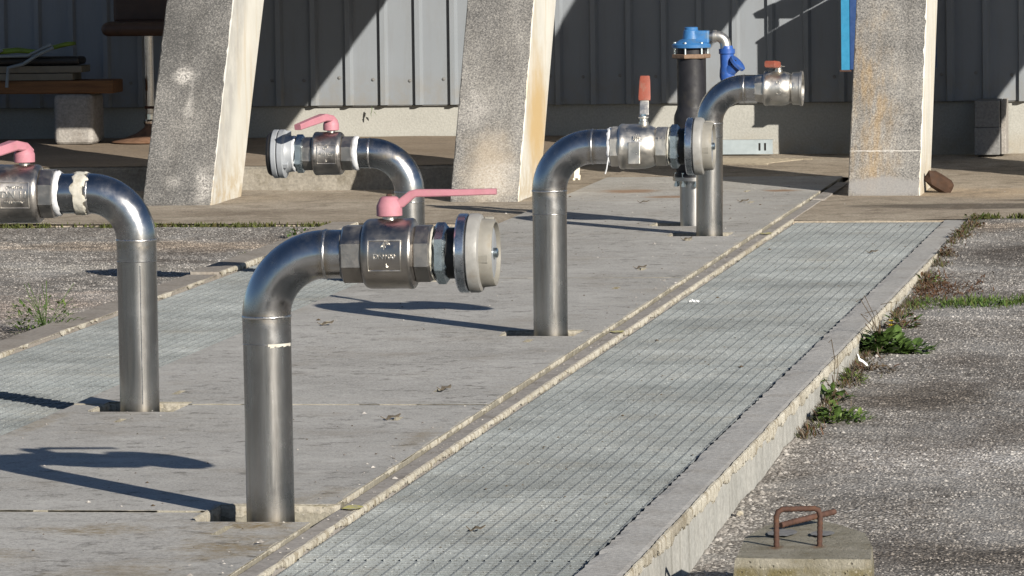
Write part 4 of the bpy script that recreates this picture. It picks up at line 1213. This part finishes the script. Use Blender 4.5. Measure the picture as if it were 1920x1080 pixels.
aw = tag(empty('added_shade_sheet', (-5.08, 27.96, 1.285)), 'added grey sheet above the view, put behind the pillars to shade the bench corner', 'light_blocker')  # unseen blocker added to keep sun off the wall and bench
b = MB(); b.add([(-1.0, -.5, -.315), (.97, -.5, -.315), (.97, .55, .375), (-1.0, .55, .375)], [(0, 1, 2, 3)])
q_ = b.build('sheet', M['locker'], aw); md = q_.modifiers.new('thickness', 'SOLIDIFY'); md.thickness = .012
b = MB()
for xx in (-.98, .95): b.tube([(xx, -.52, -.31), (xx, .56, .40), (xx, 1.66, .70)], .012, 8)
b.build('rail', M['galv'], aw)

stl = tag(empty('bar_stool', (-6.345, 29.25, .108)), 'dark bar stool with chrome post and rusty trumpet foot in the shade', 'stool')
MB().lathe([(0, 0), (0, .215), (.006, .222), (.012, .215), (.03, .14), (.055, .075), (.085, .036), (.10, .03), (.10, 0)], 48, 'Z').build('base', M['stoolbase'], stl, 50)
MB().lathe([(.10, .0), (.10, .034), (.112, .040), (.122, .040), (.13, .032), (.16, .031), (.162, .028), (.62, .028), (.62, 0)], 32, 'Z').build('post', M['chrome'], stl, 40)
MB().lathe([(.190, .0), (.190, .0325), (.205, .0325), (.205, 0)], 32, 'Z').build('collar', M['rust'], stl, 40)
sm_ = MB(); V = []
sm_.box(-.235, .235, -.20, .20, .60, .68)
bevel(sm_.build('seat', M['leather'], stl), .045, 5)
sm_ = MB(); sm_.box(-.235, .235, .13, .20, .66, 1.0); bevel(sm_.build('backrest', M['leather'], stl), .03, 4)

bch = tag(empty('plank_bench', (-6.9, 29.15, .108)), 'orange timber plank on a rough concrete block against the shaded wall', 'bench')
b = MB(); b.box(-.9, .395, -.13, .13, .285, .358); bevel(b.build('plank', M['wood'], bch), .006)
b = MB(); b.box(.055, .28, -.14, .16, 0, .284)
bb = b.build('support_block', M['blockc'], bch); bevel(bb, .03, 3)
b = MB(); b.box(-1.0, -.72, -.14, .16, 0, .284); bevel(b.build('support_block', M['blockc'], bch), .03, 3)
for k, (z, xx, y) in enumerate(((.360, .165, -.10), (.402, .215, -.08))):
    b = MB(); b.box(-.7, .0, -.10, .12, 0, .038)
    o = tag(bevel(b.build('board', M['board']), .003), ['lower of two pale boards stacked on the timber plank', 'upper of two pale boards stacked on the timber plank'][k], 'board', 'boards stacked on the plank')
    o.location = (-6.9 + xx, 29.15 + y * .2, .108 + z)
tr = tag(empty('garden_tool', (-7.0, 29.1, .552)), 'lime green tool with blue grey rods lying on dark sheet over the boards', 'tool')
b = MB(); b.sweep_rect([(-.25, -.06, .07), (-.05, -.06, .085), (.06, -.05, .075), (.22, -.02, .115), (.27, -.02, .12)], [.08, .09, .06, .10, .06], [.03, .03, .02, .025, .02], (0, 1, 0)); bevel(b.build('blade', M['limeplastic'], tr), .006, 2)
b = MB(); b.box(-.3, .30, -.06, .14, .0, .045); bevel(b.build('dark_sheet', M['rubber'], tr), .02, 3)
b = MB(); b.tube([(-.3, -.11, .05), (.02, -.11, .055), (.12, -.12, .10), (.16, -.12, .115)], .009, 8); b.tube([(-.1, -.12, -.12), (-.09, -.12, -.01), (.0, -.13, .01), (.1, -.13, .07), (.17, -.12, .10)], .010, 8); b.tube([(-.3, -.12, .0), (-.12, -.12, .09)], .009, 8); b.build('rod', M['greyrod'], tr, 50)

ch = tag(empty('steel_channel', (-3.08, 29.62, 0)), 'light grey steel channel with two slots lying at the foot of the wall', 'channel')
b = MB()
hx = [(.115, .127, .02, .062), (.146, .158, .02, .062)]
cells(b, -.30, .195, .004, .084, -.003, 0, [(h[0], h[1], h[2] + .004, h[3] + .004) for h in hx])
b.v = [(p[0], p[2], p[1]) for p in b.v]
b.box(-.30, .195, .0005, .06, .081, .084); b.box(-.30, .195, .0005, .06, .004, .007)
b.build('channel', M['galv'], ch)
b = MB(); b.box(-.29, .19, .004, .008, .008, .080); b.build('dark_inside', M['rubber'], ch)

gb = tag(empty('cement_block', (-1.675, 29.55, 0)), 'dark grey cement block standing upright against the plinth at the right', 'block')
b = MB(); b.box(-.078, .062, -.10, .22, 0, .152); bevel(b.build('lower_block', M['fibre'], gb), .005)
b = MB(); b.box(-.076, .062, -.098, .22, .153, .30); bevel(b.build('upper_block', M['fibre'], gb), .005)
b = MB(); b.box(.066, .094, -.03, .22, 0, .30); bevel(b.build('side_slat', M['blockc'], gb), .004)

gr = tag(empty('drain_grate', (-3.02, 29.0, 0)), 'sandy slotted drain grate set in the pavement by the wall', 'grate')
b = MB()
for k in range(16): b.box(-.42 + k * .045, -.42 + k * .045 + .026, -.30, .25, -.005, .002)
b.box(-.45, .33, -.31, -.295, -.005, .003); b.box(-.45, .33, .245, .26, -.005, .003)
gq = b.build('bar_panel', M['dirtygrate'], gr); gq.rotation_euler = (0, 0, -.35)

def rock(name, mat, c, size, label, cat, seed, group=None, sub=2, rot=(0, 0, 0)):
    bm = bmesh.new(); bmesh.ops.create_icosphere(bm, subdivisions=sub, radius=1)
    for v in bm.verts:
        k = 1 + .28 * fbm(v.co.x * 1.1 + seed, v.co.y * 1.1, v.co.z * 1.1)
        v.co = Vector((max(-.75, min(.75, v.co.x)) * size[0] * k, max(-.75, min(.75, v.co.y)) * size[1] * k, max(-.7, min(.8, v.co.z)) * size[2] * k))
    me = bpy.data.meshes.new(name); bm.to_mesh(me); bm.free(); me.materials.append(mat)
    o = bpy.data.objects.new(name, me); o.location = c; o.rotation_euler = rot; col.objects.link(o)
    return tag(o, label, cat, group)
rock('stone', M['brownrock'], (-1.728, 26.10, .034), (.095, .055, .052), 'dark brown stone leaning against the foot of the right pillar', 'stone', 4, None, 2, (0, math.radians(32), .2))
rock('stone', M['pale_end'], (-1.425, 13.66, zground(-1.42, 13.66) + .006), (.012, .012, .010), 'tiny orange tan pebble at the foot of the trench wall', 'stone', 9)

# ------------------------------------------------------------------ concrete ballast with rebar handle
bl = tag(empty('ballast_block', (-1.09, 12.0, 0)), 'mossy concrete ballast block with a rusty rebar handle at the bottom right', 'block')
PT = [(-1.232, 11.66), (-1.17, 11.655), (-.985, 11.645), (-.924, 11.65), (-.94, 11.9), (-.973, 12.12), (-1.055, 12.32), (-1.11, 12.40), (-1.162, 12.40), (-1.222, 12.27), (-1.25, 12.05), (-1.238, 11.8)]
n = len(PT); V = []; Fc = []
cx, cy = -1.09, 12.0
lev = [(-.30, 1.0), (-.05, 1.0), (-.022, .998), (-.008, .99), (-.001, .972)]
for (z, k) in lev:
    for (px, py) in PT: V.append((cx + (px - cx) * k + .003 * fbm(px * 20, py * 20, z * 30), cy + (py - cy) * (k if k > .98 else .985) + .004 * fbm(px * 20 + 5, py * 20, z * 30), z + .002 * fbm(px * 30, py * 30)))
for j in range(len(lev) - 1):
    for i in range(n):
        Fc.append((j * n + i, j * n + (i + 1) % n, (j + 1) * n + (i + 1) % n, (j + 1) * n + i))
Fc.append(tuple(range((len(lev) - 1) * n, len(lev) * n)))
o = MB().add(V, Fc).build('body', M['ballast'], bl, 45); o.location = (1.09, -12.0, 0)
h = MB()
def rebar(mb, pts, r):
    P = []
    for a, b in zip(pts, pts[1:]):
        a, b = Vector(a), Vector(b); m = max(2, int((b - a).length / .005))
        P += [a + (b - a) * i / m for i in range(m)]
    P.append(Vector(pts[-1]))
    mb.tube(P, [r * (1.0 + (.13 if i % 2 else -.06)) for i in range(len(P))], 8)
rebar(h, [(-.066, -.13, -.03), (-.066, -.13, .066), (-.062, -.128, .078), (-.052, -.126, .0835), (.018, -.112, .084), (.027, -.11, .080), (.031, -.108, .070), (.028, -.108, -.03)], .0062)
h.build('handle', M['rust'], bl, 60)
h = MB(); rebar(h, [(-.085, .17, .012), (-.06, .20, .016), (.03, .29, .030)], .007); h.build('rebar_stub', M['rust'], bl, 60)
h = MB()
for (cx_, cy_, rx_, ry_) in ((-.075, .10, .034, .07), (.018, .09, .028, .05)):
    k = 18
    h.add([(cx_ + rx_ * math.cos(2 * PI * a / k), cy_ + ry_ * math.sin(2 * PI * a / k) * (1 + .15 * math.sin(3 * a)), .0035) for a in range(k)], [tuple(range(k))])
h.build('dark_recess', M['fibre'], bl)

# ------------------------------------------------------------------ weeds, grass, litter
def leaf(mb, base, d, L, W, curl=.4):
    d = Vector(d).normalized(); s = d.cross(Vector((0, 0, 1)))
    if s.length < .05: s = Vector((1, 0, 0))
    s.normalize(); nrm = s.cross(d)
    b = Vector(base)
    P = [b, b + d * L * .35 + s * W * .5 + nrm * L * .04, b + d * L * .75 + s * W * .38 - nrm * L * curl * .15, b + d * L - nrm * L * curl * .4, b + d * L * .75 - s * W * .38 - nrm * L * curl * .15, b + d * L * .35 - s * W * .5 + nrm * L * .04, b + d * L * .5 - nrm * L * .03]
    mb.add(P, [(0, 1, 6), (1, 2, 6), (2, 3, 6), (3, 4, 6), (4, 5, 6), (5, 0, 6)])

def weed(c, r, hgt, nl, L, W, label, matl='green', group='weeds along the trench edges', dirb=(0, 0), stems=0, flower=None, sx=1., name='weed', mat2=None, stick=0, stemm='twig', sr=.0016):
    root = tag(empty(name, c), label, 'plant', group)
    mb = MB(); mb2 = MB(); sb = MB()
    for k in range(nl):
        a = random.random() * 2 * PI; rr = r * math.sqrt(random.random())
        p = Vector((rr * math.cos(a) * sx + dirb[0] * rr, rr * math.sin(a) + dirb[1] * rr, hgt * random.random() ** 1.3 * (1 - .6 * rr / r)))
        d = Vector((math.cos(a) + random.gauss(0, .5), math.sin(a) + random.gauss(0, .5), random.uniform(.0, 1.1)))
        l = L * random.uniform(.5, 1.25)
        leaf(mb2 if (mat2 and random.random() < .4) else mb, p, d, l, W * random.uniform(.6, 1.2) * l / L)
    for k in range(stems):
        a = random.random() * 2 * PI; rr = r * random.random()
        top = Vector((rr * math.cos(a) * sx, rr * math.sin(a), hgt * random.uniform(.5, 1.1)))
        sb.tube([(0, 0, 0), top * .5 + Vector((random.gauss(0, .008), random.gauss(0, .008), .01)), top], sr, 5)
    for k in range(stick):
        a = random.random() * PI * 2; t = Vector((math.cos(a) * r * .9, math.sin(a) * r * .4, hgt * random.uniform(1.2, 2.0)))
        sb.tube([(0, 0, 0), t * .55 + Vector((.01, 0, .02)), t, t + Vector((random.gauss(0, .03), .0, -.01))], .0012, 4)
    if mb.f: mb.build('foliage', M[matl], root)
    if mb2.f: mb2.build('foliage', M[mat2], root)
    if sb.f: sb.build('stem', M[stemm], root)
    if flower:
        fm = MB()
        for q in range(2):
            f0 = Vector(flower) + Vector((random.gauss(0, .006), random.gauss(0, .01), q * .012))
            for k in range(9):
                a = 2 * PI * k / 9
                leaf(fm, f0, (math.cos(a), math.sin(a) * .6, .5), .011, .006)
        fm.build('flower', M['yellow'], root)
    return root
def zr(x, y): return zground(x, y)
def W_(x, y, *a, **k): return weed((x, y, zr(x, y) - .004), *a, **k)
W_(-1.385, 15.86, .06, .055, 130, .034, .018, 'low bright green weed at the wall foot, nearest the camera', sx=1., dirb=(.5, 0), stems=4, mat2='green_lt')
W_(-1.32, 15.90, .06, .025, 80, .028, .013, 'dark flat weed spreading onto the gravel beside the nearest weed', mat2='green_lt', sx=1.1)
W_(-1.415, 16.35, .035, .10, 40, .044, .027, 'small upright dark weed with a long reddish stem bent over the wall', stems=5, stick=2)
W_(-1.405, 16.95, .04, .055, 80, .035, .008, 'yellowish dry grass tuft at the wall foot', 'green_lt', mat2='dryleaf', stems=2)
W_(-1.385, 17.85, .07, .10, 150, .048, .036, 'leafy dark green weed with a yellow flower and dry sticks', flower=(.045, -.06, .10), stems=6, stick=5, dirb=(.3, 0))
W_(-1.30, 17.90, .075, .040, 120, .048, .036, 'broad leaved green weed lying low over the gravel', sx=1.15)
W_(-1.375, 18.75, .06, .075, 80, .034, .020, 'olive weed behind the flowering one', mat2='redleaf', stems=6)
W_(-1.37, 17.25, .07, .025, 90, .028, .010, 'withered brown weed around the scrap of litter', 'dryleaf', mat2='redleaf', dirb=(.3, 0), stems=5)
W_(-1.405, 20.6, .05, .05, 60, .03, .012, 'dry reddish weed at the end of the grass strip', 'redleaf', mat2='green_lt', stems=3)
W_(-1.41, 21.75, .035, .05, 60, .025, .012, 'short red weed at the wall foot, middle of the far group', 'redleaf', stems=2)
W_(-1.41, 22.75, .045, .06, 80, .025, .012, 'red weed near the far end of the trench wall', 'redleaf', mat2='moss', stems=2)
W_(-1.40, 23.4, .05, .05, 70, .022, .010, 'mixed red and olive weed at the far corner', 'redleaf', mat2='moss', stems=2)
W_(-1.42, 23.88, .05, .05, 60, .022, .010, 'small dark weed at the pavement corner', 'moss', mat2='green', stems=4)
weed((-4.375, 18.35, -.052), .13, .17, 330, .026, .010, 'sparse feathery green weed beside the left kerb', 'green', sx=1.0, stems=14, name='weed', mat2='green_lt', stemm='green', sr=.0011)
weed((-4.40, 23.35, -.052), .05, .06, 40, .028, .014, 'little green weed by the far end of the left kerb', stems=3)
weed((-4.40, 22.3, -.052), .10, .015, 60, .016, .008, 'flat moss like weed along the left kerb', 'moss', sx=.6)
weed((-4.39, 21.2, -.052), .08, .015, 40, .016, .008, 'thin mossy growth near the kerb gap', 'moss', sx=.6)

gs = MB()
for k in range(2600):
    u = random.random(); x = -1.42 + .62 * u
    y = 19.62 + .55 * u * u + .10 * math.sin(u * 7) + random.gauss(0, .13 * (1 - .5 * u))
    if fbm(x * 9, y * 7, 1.5) < -.12 and random.random() < .85: continue
    z = zr(x, y); a = random.random() * 2 * PI; L = random.uniform(.010, .030)
    d = Vector((math.cos(a) * .7, math.sin(a) * .7, random.uniform(.3, 1)))
    s_ = Vector((-math.sin(a), math.cos(a), 0)) * random.uniform(.0015, .003)
    p = Vector((x, y, z))
    gs.add([p - s_, p + s_, p + d * L * .6 + s_, p + d * L], [(0, 1, 2, 3)], random.choice((0, 0, 1, 2)))
tag(gs.build('grass', [M['green'], M['green_lt'], M['moss']]), 'low green grass strip growing across the gravel at the right', kind='stuff')
ds = MB()
for k in range(900):
    u = random.random(); x = -1.42 + .3 * u * random.random(); y = 20.3 + random.gauss(0, .25)
    z = zr(x, y); a = random.random() * 2 * PI; L = random.uniform(.01, .03)
    d = Vector((math.cos(a), math.sin(a), random.uniform(.1, .8))); s_ = Vector((-math.sin(a), math.cos(a), 0)) * .003; p = Vector((x, y, z))
    ds.add([p - s_, p + s_, p + d * L * .6 + s_, p + d * L], [(0, 1, 2, 3)])
for k in range(4200):
    y = 15.4 + 8.2 * random.random()
    if fbm(y * 1.3, 2.2) < -.12 - .3 * (random.random() < .12): continue
    x = -1.44 + abs(random.gauss(0, .03)); z = zr(x, y); a = random.random() * 2 * PI; L = random.uniform(.008, .028)
    d = Vector((math.cos(a), math.sin(a), random.uniform(.2, 1.4))); s_ = Vector((-math.sin(a), math.cos(a), 0)) * random.uniform(.001, .003); p = Vector((x, y, z))
    ds.add([p - s_, p + s_, p + d * L * .6 + s_, p + d * L], [(0, 1, 2, 3)], random.choice((0, 1, 1, 2)))
tag(ds.build('dry_growth', [M['redleaf'], M['dryleaf'], M['moss']]), 'withered growth and seedlings along the foot of the trench wall', kind='stuff')

# litter and debris
lt = MB()
lt.add([(-.012, 0, .03), (.004, -.006, .022), (.020, -.004, .004), (.030, .01, -.004), (.022, .02, .012), (.004, .012, .032), (-.010, .01, .042), (-.018, .006, .056), (-.022, .012, .066), (-.014, .016, .058)], [(0, 1, 5, 6), (1, 2, 4, 5), (2, 3, 4), (0, 6, 7), (7, 6, 9, 8)])
o = tag(lt.build('litter', M['paper']), 'crumpled white scrap of litter caught in the weeds at the wall foot', 'litter'); o.location = (-1.40, 17.3, zr(-1.40, 17.3) + .010); o.scale = (.75, .75, .62)
lt = MB()
for k in range(26): lt.box(-.0025, .0025, -.004, .004, 0, .0015, 0, Matrix.Translation((random.gauss(0, .012), random.gauss(0, .03), .001)) @ Matrix.Rotation(random.random() * 3, 4, 'Z') @ Matrix.Rotation(random.gauss(0, .4), 4, 'X'))
o = tag(lt.build('litter', M['paper']), 'small spill of white crumbs on the grating beside its chipped edge', 'litter'); o.location = (GX0 + .05, 19.35, ZG)
cp_ = MB(); cp_.box(-.014, .014, -.004, .004, .012, .075); cp_.box(-.018, -.006, -.004, .004, 0, .0119); cp_.box(.008, .020, -.004, .004, .004, .03)
o = tag(bevel(cp_.build('plastic_clip', M['cream_pl']), .002), 'cream plastic clip standing on the slabs behind the middle standpipe', 'clip'); o.location = (-3.64, 27.0, .004); o.rotation_euler = (0, .08, .3)

def twig(x, y, label, z=.003, L=.05, a=.4, grp='dry leaves on slabs and grating', mat='dryleaf'):
    mb = MB()
    mb.sweep_rect([(-L / 2, 0, 0), (-L / 6, .004, .008), (L / 6, -.003, .006), (L / 2, .002, .012)], [.006, .016, .014, .004], [.002] * 4, (0, 1, .25))
    mb.tube([(-L / 2, 0, .0), (-L * .8, .006, .010)], .0014, 5)
    o = tag(mb.build('dry_leaf', M[mat]), label, 'leaf', grp); o.location = (x, y, z); o.rotation_euler = (0, 0, a)
twig(-3.29, 17.98, 'curled dry leaf on the slab just right of the nearest pipe', a=.9, L=.055)
twig(-2.51, 14.72, 'dry leaf lying in front of the slab joint left of centre', a=1.0, L=.06)
twig(-2.50, 15.60, 'dark curled leaf on the slab right of the nearest pipe', a=1.1, L=.05)
twig(-1.905, 12.33, 'small dark curled leaf on the right grating', ZG + .003, .035, .2)
twig(-2.53, 20.66, 'dry leaf on the slab right of the middle standpipe', a=.8)
twig(-2.54, 22.36, 'dark leaf in front of the back right standpipe', a=.9)
twig(-2.58, 25.1, 'dark leaf on the farthest slab', a=.7)
twig(-3.39, 22.25, 'leaf lying left of the middle standpipe', a=.7, L=.06)
twig(-3.05, 25.05, 'leaf crumbs near the rust stain', a=.2, L=.045)
twig(-1.72, 21.9, 'thin twig lying on the far end of the right grating', ZG + .003, .04, .3)
mb = MB(); leaf(mb, (0, 0, 0), (.1, 0, -1), .045, .022); leaf(mb, (.01, 0, -.03), (.6, 0, -.6), .03, .012); leaf(mb, (0, 0, -.03), (-.2, 0, -1), .035, .014)
o = tag(mb.build('dry_leaf', M['green']), 'small greenish leaf hanging under the cladding edge', 'leaf'); o.location = (-5.17, 29.72, .285)

# grit: loose crumbs on slabs, pavement, grating and wall top
def grit(name, n, mat, label, pick, smin, smax):
    base = [(1, 0, 0), (.3, .95, .05), (-.9, .35, 0), (-.4, -.9, .05), (.6, -.7, 0), (.05, .05, .9)]
    mb = MB()
    for k in range(n):
        x, y, z = pick(); r = random.uniform(smin, smax) * (2 if random.random() < .05 else 1); a = random.random() * 6.28
        ca, sa = math.cos(a), math.sin(a)
        mb.add([(x + (p[0] * ca - p[1] * sa) * r, y + (p[0] * sa + p[1] * ca) * r, z + p[2] * r * .7 - .0003) for p in base], [(0, 1, 5), (1, 2, 5), (2, 3, 5), (3, 4, 5), (4, 0, 5)])
    tag(mb.build(name, mat), label, kind='stuff')
def pick_pale():
    q = random.random()
    if q < .35: return (random.uniform(SX0 + .02, SX1 - .03), random.uniform(11, 27.3), ZS + .001)
    if q < .55: return (SX1 - abs(random.gauss(0, .05)) - .01, random.uniform(11, 25), ZS + .001)
    if q < .85:
        x = random.uniform(-6.2, -.6); y = random.uniform(24.1, 29.6)
        if SX0 < x < SX1 and y < 27.3: return (x, y, ZS + .001)
        return (x, min(y, 26.4) if x < -3.9 else y, -.008)
    return (random.uniform(SA + .01, GX0 - .03), random.uniform(11, 23.5), ZST + .001)
grit('grit', 900, M['stone'], 'pale crumbs of grit on slabs and pavement', pick_pale, .0015, .005)
def pick_dark():
    q = random.random()
    if q < .45: return (random.uniform(SX0 + .02, SX1 - .03), random.uniform(11, 26), ZS + .001)
    return (random.uniform(GX0 + .02, GX1 - .02), random.uniform(11, 23.8), ZG + .001)
grit('leaf_crumbs', 300, M['twig'], 'dark crumbs of dry leaf on slabs and grating', pick_dark, .0015, .005)
